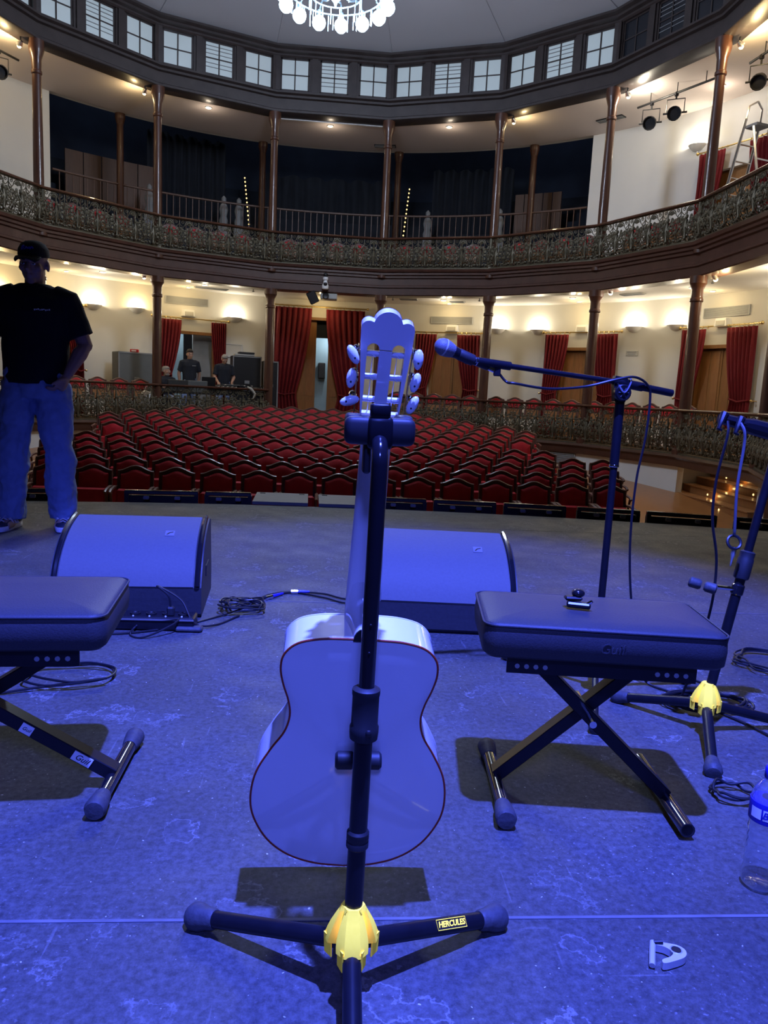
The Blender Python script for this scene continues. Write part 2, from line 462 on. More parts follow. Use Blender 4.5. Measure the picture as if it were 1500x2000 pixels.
# lower gallery floor edge wall, ledge, ceiling
for n, (b0, b1) in enumerate(((-4, -1), (1, 3))):
    m = MB(); sweep(m, [(-0.02, -1.6), (0.12, -1.6), (0.12, -0.02), (-0.02, -0.02)], b0, b1)
    struct('wall_tier_%s' % ('left', 'right')[n], m, 'wallwhite', 'low white wall under the %s part of the lower gallery' % ('left', 'right')[n])
for n, (b0, b1) in enumerate(((-4, -1), (1, 5))):
    m = MB(); sweep(m, [(-0.10, -0.14), (0.14, -0.14), (0.14, 0.10), (-0.16, 0.10), (-0.18, 0.05), (-0.12, 0.0), (-0.12, -0.10)], b0, b1)
    struct('trim_%d' % (1+n), m, 'woodh', 'dark wooden ledge under the %s lower balustrade' % ('left', 'right')[n])
    m = MB(); a0, a1 = ((-101.25, -11.25), (11.25, 123.75))[n]
    arc_slab(m, a0, min(a1, 78.0), 7.32, 9.9, -0.06, ZT)
    if n: arc_slab(m, 101.5, a1, 7.32, 9.9, -0.06, ZT)
    struct('floor_gallery_%s' % ('left', 'right')[n], m, 'woodmid')
    m = MB(); arc_slab(m, *((-60, -32.2), (12.5, 76))[n], 7.95, 8.75, ZT, ZT+0.08); struct('floor_gallery_step_%s' % ('left', 'right')[n], m, 'woodmid', 'low wooden platform under the %s gallery chairs' % ('left', 'right')[n])
    m = MB(); s = (-1, 1)[n]
    rings = [[P(s*11.25, r, z) for r, z in ((7.3, -1.2), (9.85, -1.2), (9.85, ZT), (7.3, ZT))], [P(s*12.2, r, z) for r, z in ((7.3, -1.2), (9.85, -1.2), (9.85, ZT), (7.3, ZT))]]
    m.loft(rings); struct('wall_entrance_%s' % ('left', 'right')[n], m, 'doorwood')
m = MB(); arc_slab(m, -101.25, 123.75, 7.47, 9.95, ZC1, ZF2)
struct('ceiling_gallery', m, 'ceil', 'white ceiling over the lower gallery')
m = MB(); arc_slab(m, -101.25, 123.75, 7.47, RW+0.02, ZC2, ZC2+0.25)
struct('ceiling_upper', m, 'ceilupper', 'white ceiling over the upper gallery')

# fascia of the upper gallery, entablature above, cornice under the dome
m = MB(); sweep(m, [(0.36, 3.56), (-0.02, 3.56), (-0.04, 3.58), (-0.04, 3.74), (-0.08, 3.76), (-0.08, 3.80), (-0.05, 3.82), (-0.05, 3.98), (-0.10, 4.00), (-0.10, 4.05),
    (-0.15, 4.07), (-0.15, 4.12), (-0.20, 4.14), (-0.22, 4.20), (0.36, 4.20)], B0, B1)
struct('trim_3', m, 'woodh', 'moulded dark wooden fascia below the upper balcony railing')
m = MB(); sweep(m, [(0.36, 7.86), (-0.05, 7.86), (-0.08, 7.88), (-0.08, 7.93), (-0.03, 7.96), (-0.03, 8.20), (-0.10, 8.22), (-0.10, 8.27), (-0.17, 8.30), (-0.17, 8.34), (0.02, 8.37), (0.02, 8.42), (0.36, 8.42)], B0, B1)
struct('trim_4', m, 'clerewood', 'dark wooden beam and sill under the row of high windows')
m = MB(); sweep(m, [(0.16, 9.18), (0.0, 9.18), (-0.03, 9.21), (-0.03, 9.25), (-0.10, 9.28), (-0.10, 9.33), (-0.18, 9.37), (-0.18, 9.42), (0.16, 9.46)], B0, B1)
struct('trim_5', m, 'clerewood', 'dark wooden cornice between the high windows and the dome')
# dome: a low sixteen-sided cone with folded seams
def dome():
    m = MB(); rings = []
    for R, z in ((7.35, 9.43), (5.2, 10.05), (2.6, 10.55), (0.4, 10.75)):
        rings.append([P(va(i), R, z) for i in range(16)])
    for k in range(3):
        for i in range(16):
            a, b = rings[k], rings[k+1]; j = (i+1) % 16
            m.add([a[i], a[j], b[j], b[i]], [(0, 3, 2, 1)])
    m.add(rings[3], [tuple(range(16))])
    d = struct('ceiling_dome', m, 'dome', 'pale grey faceted dome ceiling above the hall', smooth=0)
    for i in range(-5, 6):
        q = MB(); q.pipe([P(va(i), 7.3, 9.435), P(va(i), 5.2, 10.04), P(va(i), 2.6, 10.54)], 0.018, 5); q.build('seam_rib', 'dome', d)
dome()

# clerestory windows -------------------------------------------------------------------------------
def clerestory():
    wn = 0
    m = MB()
    def bay_box(mb, b, t0, t1, d0, d1, z0, z1):
        mb.loft([[pol(b, t0, d0, z0), pol(b, t0, d1, z0), pol(b, t0, d1, z1), pol(b, t0, d0, z1)],
                 [pol(b, t1, d0, z0), pol(b, t1, d1, z0), pol(b, t1, d1, z1), pol(b, t1, d0, z1)]])
    for b in range(B0, B1+1):
        half = 0.36/2.875
        cs = (0.165, 0.505, 0.845)
        e = [0.0]
        for c in cs: e += [c-half, c+half]
        e.append(1.0)
        for k in range(0, 8, 2):
            bay_box(m, b, e[k], e[k+1], 0.03, 0.16, 8.40, 9.20)
            mid = (e[k]+e[k+1])/2
            if 0 < k < 6: bay_box(m, b, mid-0.026, mid+0.026, -0.01, 0.05, 8.40, 9.20)
        bay_box(m, b, 0.0, 0.03, -0.03, 0.05, 8.40, 9.20); bay_box(m, b, 0.97, 1.0, -0.03, 0.05, 8.40, 9.20)
    struct('wall_clerestory', m, 'clerewood', 'dark wooden piers between the high windows', smooth=0)
    for b in range(-3, 5):
        for q, c in enumerate((0.165, 0.505, 0.845)):
            wn += 1; half = 0.36/2.875; t0, t1 = c-half, c+half
            dark = b >= 3
            f = MB()
            for u0, u1, z0, z1 in ((t0, t0+.014, 8.42, 9.18), (t1-.014, t1, 8.42, 9.18), (t0, t1, 8.42, 8.455), (t0, t1, 9.145, 9.18), (c-.005, c+.005, 8.42, 9.18), (t0, t1, 8.785, 8.81)):
                bay_box(f, b, u0, u1, 0.055, 0.10, z0, z1)
            w = struct('window_%d' % wn, f, 'clerewood', '%s small four-pane window high under the dome, number %d from the left' % ('dark' if dark else 'pale backlit', wn), smooth=0)
            for u0, u1 in ((t0+.014, c-.005), (c+.005, t1-.014)):
                for z0, z1 in ((8.455, 8.785), (8.81, 9.145)):
                    g = MB(); bay_box(g, b, u0, u1, 0.075, 0.083, z0, z1)
                    g.build('pane', 'panedark' if dark else 'pane', w, smooth=0)
            if q == 1:
                for z in (8.60, 8.69, 8.90, 8.99, 9.07):
                    g = MB(); bay_box(g, b, t0, t1, 0.060, 0.074, z-.008, z+.006); g.build('louvre_slat', 'stonegrey', w, smooth=0)
clerestory()

# curved back walls --------------------------------------------------------------------------------
DOORS = {-67.5: 4.0, -45.0: 4.0, -22.5: 4.0, 0.0: 5.6, 22.5: 4.0, 45.0: 4.0, 67.5: 4.0, 90.0: 4.0}
def wall_with_doors(name, a_lo, a_hi, z0, z1, doors, zd, label, material='wall', zd0=None):
    m = MB(); a = a_lo
    for c in sorted(doors):
        h = doors[c]
        if c-h < a_lo or c+h > a_hi: continue
        arc_slab(m, a, c-h, RW, RW+0.2, z0, z1)
        top = (zd0 if (c == 0 and zd0) else zd)
        arc_slab(m, c-h, c+h, RW, RW+0.2, top, z1); a = c+h
    arc_slab(m, a, a_hi, RW, RW+0.2, z0, z1)
    struct(name, m, material, label)
wall_with_doors('wall_back', -101.25, 123.75, -1.0, ZC1+0.02, DOORS, 2.5, 'cream curved back wall of the lower gallery', zd0=3.15)
wall_with_doors('wall_upper_left', -101.25, -44.5, ZF2-0.05, ZC2+0.02, {-67.5: 4.0}, ZF2+2.4, 'cream curved wall at the left of the upper gallery')
wall_with_doors('wall_upper_right', 43.5, 123.75, ZF2-0.05, ZC2+0.02, {67.5: 4.0, 90.0: 4.0}, ZF2+2.4, 'white curved wall at the right of the upper gallery', 'wallwhite')

dn = 0
def door(c, z0, z1, R=RW+0.1, half=4.0, state='closed', label=''):
    """two panelled leaves in a frame"""
    global dn; dn += 1
    f = MB()
    arc_slab(f, c-half, c-half+0.5, RW-0.02, RW+0.18, z0, z1); arc_slab(f, c+half-0.5, c+half, RW-0.02, RW+0.18, z0, z1)
    arc_slab(f, c-half, c+half, RW-0.02, RW+0.18, z1-0.08, z1)
    d = struct('door_%d' % dn, f, 'doorwood', label)
    leaves = {'closed': ((c-half+0.5, c-0.04), (c+0.04, c+half-0.5)), 'left': ((c-half+0.5, c-half+1.0),), 'gap': ((c-half+0.5, c-1.45), (c+0.65, c+half-0.5))}[state]
    for a0, a1 in leaves:
        l = MB(); arc_slab(l, a0, a1, R, R+0.05, z0, z1-0.08, 1); lf = l.build('door_leaf', 'doorwood', d)
        w = a1-a0
        if w < 1: continue
        for s0, s1 in ((0.10, 0.44), (0.56, 0.90)):
            for q0, q1 in ((0.04, 0.32), (0.36, 0.94)):
                pm = MB(); arc_slab(pm, a0+w*s0, a0+w*s1, R-0.015, R+0.01, z0+(z1-z0)*q0, z0+(z1-z0)*q1, 1); pm.build('panel', 'woodmid', lf)
    return d
for c, lb in ((-67.5, 'closed wooden double door behind the leftmost red curtains'), (-45.0, 'wooden double door at the left behind the standing man'),
              (22.5, 'wooden double door right of the guitar head, between red curtains'), (45.0, 'wooden double door behind the microphone boom'),
              (67.5, 'wooden double door at the right edge between red curtains'), (90.0, 'closed wooden double door past the right edge')):
    door(c, ZT, 2.5, label=lb)
dd = door(-22.5, ZT, 2.5, state='left', label='open doorway with a wooden frame behind the sound desk')
m = MB(); arc_slab(m, -27, -22.0, 11.3, 11.4, ZT, 3.0); struct('wall_corridor_left', m, 'corridor', 'pale blue corridor wall seen through the open door')
m = MB(); arc_slab(m, -21.9, -18.9, 10.1, 10.2, ZT, 2.45); struct('wall_corridor_leaf', m, 'stonegrey', 'grey door leaf standing open behind the sound desk')
m = MB(); arc_slab(m, -29, -17, 9.98, 11.5, -0.06, ZT); struct('floor_corridor_left', m, 'woodmid')
m = MB(); arc_slab(m, -29, -17, 9.98, 11.5, 2.9, 3.0); struct('ceiling_corridor_left', m, 'ceil')
door(0.0, -0.42, 3.15, half=5.6, state='gap', label='tall central entrance with wooden leaves standing ajar')
m = MB(); arc_slab(m, -3.5, 3.2, 11.3, 11.4, -0.5, 2.9); struct('wall_lobby', m, 'corridor', 'pale blue lobby wall seen through the central entrance')
m = MB(); arc_slab(m, -5.0, 5.0, 10.0, 10.05, 2.58, 3.2); struct('wall_lobby_transom', m, 'drape', 'dark transom above the central entrance')
m = MB(); arc_slab(m, -6.5, 6.5, 9.98, 11.5, -0.6, -0.35); struct('floor_lobby', m, 'woodmid')
m = MB(); arc_slab(m, -6.5, 6.5, 10.1, 11.5, 2.88, 2.98); struct('ceiling_lobby', m, 'ceil')
# upper doors
def upper_door(c):
    m = MB(); arc_slab(m, c-4, c+4, RW+0.12, RW+0.17, ZF2, ZF2+2.4); return m
for c, lb in ((67.5, 'wooden door behind the stepladder in the upper gallery'), (90.0, 'wooden door past the right edge of the upper gallery'), (-67.5, 'wooden door past the left edge of the upper gallery')):
    dn += 1; struct('door_%d' % dn, upper_door(c), 'doorwood', lb)

# unlit amphitheatre behind the upper gallery
def amphitheatre():
    m = MB()
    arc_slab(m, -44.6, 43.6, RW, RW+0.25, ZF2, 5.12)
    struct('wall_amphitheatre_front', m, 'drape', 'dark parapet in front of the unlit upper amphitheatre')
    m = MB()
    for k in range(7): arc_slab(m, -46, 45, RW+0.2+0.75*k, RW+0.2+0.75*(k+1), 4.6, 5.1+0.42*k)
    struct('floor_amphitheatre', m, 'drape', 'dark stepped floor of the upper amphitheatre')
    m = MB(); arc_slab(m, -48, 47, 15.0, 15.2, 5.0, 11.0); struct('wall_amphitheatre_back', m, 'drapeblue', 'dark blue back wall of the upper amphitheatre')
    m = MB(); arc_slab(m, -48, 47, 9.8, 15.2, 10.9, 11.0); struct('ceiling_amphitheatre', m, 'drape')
    for s, a in (('left', -44.6), ('right', 43.6)):
        d = 0.6 if a > 0 else -0.6
        m = MB(); m.loft([[P(a, r, z) for r, z in ((RW, ZF2), (15.2, ZF2), (15.2, 10.95), (RW, 10.95))], [P(a+d, r, z) for r, z in ((RW, ZF2), (15.2, ZF2), (15.2, 10.95), (RW, 10.95))]])
        struct('wall_amphitheatre_%s' % s, m, 'wallwhite', '%s side wall of the unlit upper amphitheatre' % s)
    m = MB(); arc_slab(m, -44.6, 43.6, RW+0.0, RW+0.15, ZC2, 10.95); struct('wall_amphitheatre_header', m, 'ceil')
amphitheatre()

# right-hand stairs from the stalls to the side exit
def stairs():
    root = thing('staircase', 'short wooden staircase with small lit step lights at the right of the stalls', 'stairs', (7.3, 14.0, -0.9))
    z = -0.86; x = 7.22
    for k in range(5):
        x0 = x+0.28*k; x1 = 8.75+0.0*k; m = MB(); m.box(((x0+x1)/2, 13.85, z-0.2+0.09+0.155*k), (x1-x0, 3.0, 0.58)); s = m.build('step', 'woodmid', root, smooth=0)
        n = MB(); n.box((x+0.28*k+0.13, 13.85, z+0.4-0.2+0.155*k-0.02), (0.30, 3.0, 0.03), bev=0.008); n.build('nosing', 'woodmid', s)
        if k < 4:
            light('step_lamp_light', 'POINT', (x+0.28*k-0.07, 14.0, z+0.10+0.155*k), 0.5, (1.0, 0.6, 0.2), s, 0.02)
            for y in ((13.3, 14.9), (14.3,), (13.2,), (14.7,))[k]:
                l = MB(); l.ball((x+0.28*k-0.004, y, z+0.09+0.155*k), (0.010, 0.020, 0.020), 8, 5); l.build('step_light', 'ledwarm', s)
stairs()
m = MB(); m.box((8.2, 15.45, -0.45), (1.9, 0.12, 1.1)); struct('wall_stair_side', m, 'floorbeige', 'beige wall beside the short staircase')
m = MB(); m.box((7.75, 12.15, -0.55), (0.9, 0.25, 1.2)); struct('wall_stair_pier', m, 'wallwhite', 'white pier right of the short staircase')
m = MB(); m.box((8.90, 13.8, -0.35), (0.15, 3.2, 0.8)); struct('wall_stair_back', m, 'doorwood', 'wooden wall behind the short staircase')
# ------------------------------------------------------------------ columns
def column_protos():
    low = dict(base=[(0.17, 0), (0.17, 0.12), (0.145, 0.14), (0.15, 0.2), (0.12, 0.24)], shaft=[(0.115, 0.24), (0.115, 1.2), (0.108, 3.0)],
               cap=[(0.115, 3.0), (0.13, 3.02), (0.13, 3.06), (0.112, 3.08), (0.112, 3.24), (0.15, 3.33), (0.165, 3.35), (0.165, 3.49)])
    up = dict(base=[(0.16, 0), (0.16, 0.3), (0.13, 0.34), (0.11, 0.4)], shaft=[(0.105, 0.4), (0.105, 1.4), (0.09, 3.2)],
              cap=[(0.095, 3.2), (0.11, 3.22), (0.11, 3.27), (0.093, 3.29), (0.10, 3.5), (0.15, 3.66), (0.155, 3.70), (0.155, 3.86)])
    inner = dict(base=[(0.12, 0), (0.12, 0.2), (0.1, 0.25)], shaft=[(0.095, 0.25), (0.085, 2.5)], cap=[(0.09, 2.5), (0.12, 2.62), (0.13, 2.64), (0.13, 2.76)])
    out = {}
    for k, d in (('low', low), ('up', up), ('inner', inner)):
        out[k] = {n: MB().lathe(p, 16 if n != 'shaft' else 20).mesh({'base': 'column_base', 'shaft': 'shaft', 'cap': 'capital'}[n], 'wood') for n, p in d.items()}
    return out
CP = column_protos()
def column(kind, loc, label, group):
    t = thing('column', label, 'column', loc, 0, group)
    for n, nm in (('base', 'column_base'), ('shaft', 'shaft'), ('cap', 'capital')): obj(nm, CP[kind][n], t)
W7 = ['leftmost', 'second from the left', 'third from the left', 'fourth from the left', 'fifth from the left', 'sixth from the left', 'seventh from the left']
for k, i in enumerate(range(-3, 4)):
    column('up', P(va(i), RC, ZF2), 'slender dark wooden column of the upper gallery, %s in view' % W7[k], 'upper gallery columns')
for k, i in enumerate(range(-3, 4)):
    column('low', P(va(i), RC, ZT), 'dark wooden column of the lower gallery, %s' % W7[k], 'lower gallery columns')
column('up', P(va(4), RC, ZF2), 'slender dark wooden column of the upper gallery past the right edge', 'upper gallery columns')
column('low', P(va(4), RC, ZT), 'dark wooden column of the lower gallery past the right edge', 'lower gallery columns')
for k, i in enumerate((-2, -1, 0, 1)):
    column('inner', P(va(i), RW+0.12, 5.11), 'thin dim column on the amphitheatre parapet, %s' % W7[k], 'amphitheatre columns')

# ------------------------------------------------------------------ cast iron balustrades
def iron_motif(w=0.479, h=0.74):
    """one cast panel: fan palmette, scrolls, vase and leaves; x across, z up, y towards the hall is negative"""
    m = MB(); r = 0.011
    def bulge(z): return -0.13*sin(pi*min(1, max(0, z/(h*0.72))))**1.2
    def tube(pts, rr=r, seg=5):
        m.pipe([(x, bulge(z)+dy, z) for x, dy, z in pts], rr, seg)
    def scroll(cx, cz, R, turns, a0, sgn, rr=r):
        pts = []
        n = int(14*turns)
        for i in range(n+1):
            t = i/n; a = a0+sgn*turns*2*pi*t; q = R*(1-0.8*t)
            pts.append((cx+q*cos(a), 0, cz+q*sin(a)))
        tube(pts, rr)
    tube([(-w/2, 0, 0.02), (w/2, 0, 0.02)], 0.013); tube([(-w/2, 0, h-0.015), (w/2, 0, h-0.015)], 0.012)
    for s in (-1, 1): tube([(s*w/2, 0, 0.02+(h-0.03)*k/8) for k in range(9)], 0.011)
    # fan palmette in the open top band
    for k in range(7):
        a = RD(20+140*k/6); q = 0.095
        m.ball((0.062*cos(a), bulge(h-0.14)-0.005, h-0.135+0.062*sin(a)), (0.020, 0.012, 0.020), 6, 4)
        tube([(0, 0, h-0.14), (q*cos(a), 0, h-0.14+q*sin(a)*0.95)], 0.008, 4)
    tube([(0.105*cos(RD(a)), 0, h-0.14+0.105*sin(RD(a))) for a in range(0, 181, 20)], 0.010)
    for s in (-1, 1):
        scroll(s*0.165, h-0.07, 0.045, 1.3, RD(90), s, 0.009)
        tube([(s*0.105, 0, h-0.14), (s*0.15, 0, h-0.19), (s*0.2, 0, h-0.15), (s*w/2, 0, h-0.10)], 0.009)
        m.ball((s*0.19, bulge(h-0.2), h-0.215), (0.045, 0.016, 0.022), 7, 4)
        m.ball((s*0.05, bulge(h-0.25), h-0.235), (0.034, 0.02, 0.04), 7, 4)
        scroll(s*0.13, 0.40, 0.085, 1.6, RD(200 if s > 0 else -20), s)
        scroll(s*0.12, 0.20, 0.085, 1.6, RD(140 if s > 0 else 40), -s)
        scroll(s*0.205, 0.30, 0.05, 1.3, RD(90), s, 0.009)
        scroll(s*0.20, 0.10, 0.05, 1.3, RD(-90), -s, 0.009)
        tube([(s*0.03, 0, 0.03), (s*0.06, -0.01, 0.12), (s*0.02, -0.01, 0.26), (s*0.075, 0, 0.36), (s*0.05, 0, 0.48)], 0.013)
        for x, z, a, b in ((0.085, 0.46, 0.05, 0.025), (0.17, 0.485, 0.04, 0.022), (0.22, 0.42, 0.025, 0.045), (0.13, 0.30, 0.045, 0.028), (0.22, 0.20, 0.022, 0.045),
                           (0.07, 0.26, 0.025, 0.045), (0.12, 0.40, 0.032, 0.03), (0.12, 0.20, 0.03, 0.03), (0.06, 0.08, 0.028, 0.04), (0.15, 0.075, 0.045, 0.024), (0.215, 0.055, 0.03, 0.022)):
            m.ball((s*x, bulge(z)-0.006, z), (a, 0.018, b), 7, 4)
    # dense foliage filling the lower two thirds
    rnd = random.Random(5)
    for j in range(9):
        for i in range(10):
            x = -w/2+w*(i+0.5+0.5*(j % 2))/10.0+0.008*(rnd.random()-0.5); z = 0.045+0.052*j+0.012*rnd.random()
            if abs(x) > w/2-0.005: continue
            if rnd.random() < 0.16: continue
            m.ball((x, bulge(z)+0.012+0.014*rnd.random(), z), (0.014+0.012*rnd.random(), 0.012, 0.018+0.014*rnd.random()), 6, 4)
    # central vase
    m.lathe([(0.012, 0.03), (0.032, 0.06), (0.018, 0.1), (0.042, 0.2), (0.05, 0.28), (0.03, 0.38), (0.016, 0.42), (0.034, 0.46), (0.012, 0.52), (0.02, 0.56), (0.006, 0.62)], 8, M=Matrix.Translation((0, -0.10, 0)))
    return m
IRON = iron_motif().mesh('iron_panel', 'iron')
def balustrade(b, z0, height, dr, label, group, name, t_lo=0.0, t_hi=1.0):
    c = pol(b, 0.5, dr, z0); t = thing(name, label, 'balustrade', c, 0, group)
    m = MB()
    m.loft([[pol(b, q, dr+x, z0+height+z) for x, z in ((-0.07, -0.045), (-0.08, -0.02), (-0.06, 0.0), (0.06, 0.0), (0.08, -0.02), (0.07, -0.045))] for q in (t_lo, t_hi)])
    m.build('handrail', 'wood', t)
    m = MB(); m.loft([[pol(b, q, dr+x, z0+z) for x, z in ((-0.05, 0.0), (-0.05, 0.03), (0.05, 0.03), (0.05, 0.0))] for q in (t_lo, t_hi)]); m.build('bottom_rail', 'iron', t)
    n = 6; d = (pol(b, 1, dr, 0)-pol(b, 0, dr, 0)); ang = atan2(d.y, d.x); L = d.length/n
    for k in range(n):
        q = (k+0.5)/n
        if q < t_lo or q > t_hi: continue
        p = pol(b, q, dr, z0+0.03)-c
        M = Matrix.Translation(p) @ Matrix.Rotation(ang, 4, 'Z') @ Matrix.Diagonal((L/0.479, 1.0, (height-0.065)/0.74, 1))
        obj('iron_panel', IRON, t, M=M)
    for q in (t_lo,):
        m = MB(); p = pol(b, q, dr, z0); m.lathe([(0.05, 0.0), (0.05, 0.06), (0.035, 0.1), (0.055, 0.3), (0.03, 0.45), (0.045, 0.6), (0.045, height-0.05)], 8, M=Matrix.Translation(p)); m.build('newel_post', 'iron', t)
BAYN = {-4: 'past the left edge', -3: 'at the left edge', -2: 'second bay from the left', -1: 'left of the centre bay', 0: 'in the centre bay', 1: 'right of the centre bay', 2: 'second bay right of the centre', 3: 'third bay right of the centre', 4: 'at the right edge', 5: 'past the right edge'}
for b in range(-3, 6):
    balustrade(b, 4.20, 0.79, -0.12, 'ornate cast-iron railing of the upper balcony, %s' % BAYN[b], 'upper balcony railings', 'balcony_railing')
for b in (-3, -2, -1, 1, 2, 3, 4, 5):
    balustrade(b, 0.10, 0.90, -0.06, 'ornate cast-iron railing of the lower gallery with wooden handrail, %s' % BAYN[b], 'lower gallery railings', 'gallery_railing')

# plain railing on the amphitheatre parapet
BAL = MB().box((0, 0, 0.49), (0.020, 0.020, 0.98)).mesh('baluster', 'railwood')
for k, (a0, a1) in enumerate(((-44.0, -33.75), (-33.75, -11.25), (-11.25, 11.25), (11.25, 33.75), (33.75, 43.2))):
    root = P((a0+a1)/2, RW+0.08, 5.12)
    t = thing('parapet_railing', 'plain railing of thin upright bars before the dark amphitheatre, %s section' % ('leftmost', 'second', 'middle', 'fourth', 'rightmost')[k], 'railing', root, 0, 'amphitheatre railings')
    m = MB(); m.pipe([P(a0+(a1-a0)*i/6, RW+0.08, 6.12) for i in range(7)], 0.03, 6); m.build('handrail', 'railwood', t)
    n = int((a1-a0)/0.98)
    for i in range(1, n):
        a = a0+(a1-a0)*i/n
        obj('baluster', BAL, t, loc=P(a, RW+0.08, 5.12)-root, rz=-RD(a))

# ------------------------------------------------------------------ theatre seats
def seat_outline(w, h, crest, n=10):
    """arched-top outline: x across, y up"""
    pts = [(-w/2, 0), (w/2, 0), (w/2, h-crest*1.2)]
    for k in range(n+1):
        t = k/n; x = w/2-w*t
        pts.append((x, h-crest*(1-cos(pi*(2*x/w))*0.5-0.5)))
    pts.append((-w/2, h-crest*1.2))
    return pts
def make_seat_meshes():
    d = {}
    tilt = Matrix.Translation((0, 0, 0.40)) @ Matrix.Rotation(RD(-10), 4, 'X') @ Matrix.Rotation(RD(90), 4, 'X')
    m = MB(); m.prism(seat_outline(0.45, 0.53, 0.07), -0.02, 0.025, tilt)
    # raised crest lip along the top
    lip = [tilt @ Vector((-0.225+0.45*k/12, 0.535-0.07*(0.5-0.5*cos(pi*(2*(-0.225+0.45*k/12)/0.45))), 0.018)) for k in range(13)]
    m.pipe(lip, 0.019, 6)
    for s in (-1, 1): m.pipe([tilt @ Vector((s*0.215, 0.0, 0.02)), tilt @ Vector((s*0.215, 0.46, 0.02))], 0.018, 6)
    d['back_frame'] = m.mesh('back_frame', 'seatwood')
    m = MB(); o = seat_outline(0.375, 0.455, 0.06)
    rings = []
    for z, k in ((0.02, 1.0), (0.05, 0.97), (0.066, 0.85), (0.072, 0.5)):
        rings.append([tilt @ Vector((x*k, 0.04+0.2+(y-0.2)*k, z)) for x, y in o])
    m.loft(rings); d['back_pad'] = m.mesh('back_pad', 'velvet')
    m = MB(); S = Matrix.Translation((0, -0.13, 0.45)) @ Matrix.Rotation(RD(72), 4, 'X')
    m.box((0, 0.02, 0), (0.42, 0.38, 0.09), S, bev=0.03); d['seat_pad'] = m.mesh('seat_pad', 'velvet')
    for nm, s in (('arm_l', -1), ('arm_r', 1)):
        m = MB(); x = s*0.234
        m.pipe([(x, 0.05, 0.66), (x, -0.12, 0.675), (x, -0.28, 0.655), (x, -0.33, 0.63)], [0.020, 0.023, 0.023, 0.018], 6)
        m.pipe([(x, -0.28, 0.64), (x, -0.24, 0.5), (x, -0.29, 0.38)], 0.017, 6)
        d[nm] = m.mesh('armrest', 'seatwood')
        m = MB(); m.box((x, -0.10, 0.22), (0.035, 0.34, 0.44), bev=0.008); m.box((x, -0.10, 0.02), (0.05, 0.42, 0.04), bev=0.008)
        d['leg_'+nm[-1]] = m.mesh('side_standard', 'seatwood')
    # gallery chairs: short red pad over a wooden lower back, wooden seat, four plain legs
    m = MB(); o = seat_outline(0.36, 0.23, 0.06); rings = []
    for z, k in ((0.02, 1.0), (0.045, 0.97), (0.058, 0.85), (0.062, 0.5)):
        rings.append([tilt @ Vector((x*k, 0.265+0.11+(y-0.11)*k, z)) for x, y in o])
    m.loft(rings); d['g_pad'] = m.mesh('back_pad', 'velvet')
    m = MB(); m.box((0, 0.13, 0.03), (0.34, 0.2, 0.02), tilt, bev=0.004); d['g_panel'] = m.mesh('lower_back', 'woodmid')
    m = MB(); m.box((0, -0.14, 0.42), (0.42, 0.40, 0.05), bev=0.015); d['g_seat'] = m.mesh('seat', 'woodmid')
    for i, (sx, sy) in enumerate(((-1, -1), (1, -1), (-1, 1), (1, 1))):
        m = MB(); m.box((sx*0.18, -0.14+sy*0.17, 0.2), (0.035, 0.035, 0.40), bev=0.005); d['g_leg%d' % i] = m.mesh('leg', 'seatwood')
    return d
SEAT = make_seat_meshes()
CHAIRPARTS = (('back_frame', 'back_frame'), ('back_pad', 'g_pad'), ('lower_back', 'g_panel'), ('seat', 'g_seat'), ('leg', 'g_leg0'), ('leg', 'g_leg1'), ('leg', 'g_leg2'), ('leg', 'g_leg3'))
SEATPARTS = (('back_frame', 'back_frame'), ('back_pad', 'back_pad'), ('seat_pad', 'seat_pad'), ('armrest', 'arm_l'), ('armrest', 'arm_r'), ('side_standard', 'leg_l'), ('side_standard', 'leg_r'))
def theatre_seat(loc, rz, label, group, parts=SEATPARTS):
    t = thing('theatre_seat', label, 'seat', loc, rz, group)
    for nm, k in parts: obj(nm, SEAT[k], t)
    return t
def stalls():
    lim = {1: 4.4, 2: 4.66, 3: 4.92, 4: 5.18, 5: 4.2, 6: 3.6, 7: 4.3, 8: 4.5, 9: 4.6, 10: 4.3, 11: 3.9, 12: 3.4, 13: 2.75}
    for r in range(1, 14):
        y = 10.02+0.8125*(r-1); off = -0.29 if r % 2 else -0.03; xs = []
        for n in range(-12, 13):
            x = off+0.525*n
            lo = -(lim[r]-0.5 if r <= 4 else lim[r])
            if lo-0.01 <= x <= lim[r]: xs.append(x)
        for k, x in enumerate(xs):
            theatre_seat((x, y+0.02, zfl(y)), 0, 'red velvet tip-up theatre seat, %s from the left in the %s row from the stage' % (ORD[k], ORD[r-1]), 'stalls seats')
stalls()
def gallery_seats():
    g = MB
    k = 0
    for a in [-45.6+3.8*i for i in range(4)]:
        k += 1
        theatre_seat(P(a, 8.25, ZT+0.08), -RD(a), 'red-backed chair on the lower gallery left of the grey cabinet, %s from the left' % ORD[k-1], 'lower gallery chairs, left', CHAIRPARTS)
    k = 0
    for a in [14.4+3.6*i for i in range(5)]+[33.8+3.7*i for i in range(5)]+[53.0+3.7*i for i in range(6)]:
        k += 1
        theatre_seat(P(a, 8.25, ZT+0.08), -RD(a), 'red-backed chair on the lower gallery behind the right railing, %s from the left' % ORD[k-1], 'lower gallery chairs, right', CHAIRPARTS)
    for b in (-2, -1, 0, 1, 2, 3):
        for q in range(4):
            t = (0.17, 0.37, 0.57, 0.77)[q]
            p = pol(b, t, 0.48, ZF2+0.002)
            theatre_seat(p, -RD(STEP*b), 'red chair behind upper balcony railing, %s, %s from the left' % (BAYN[b].replace(' bay', ''), ORD[q]), 'upper balcony chairs', CHAIRPARTS)
gallery_seats()
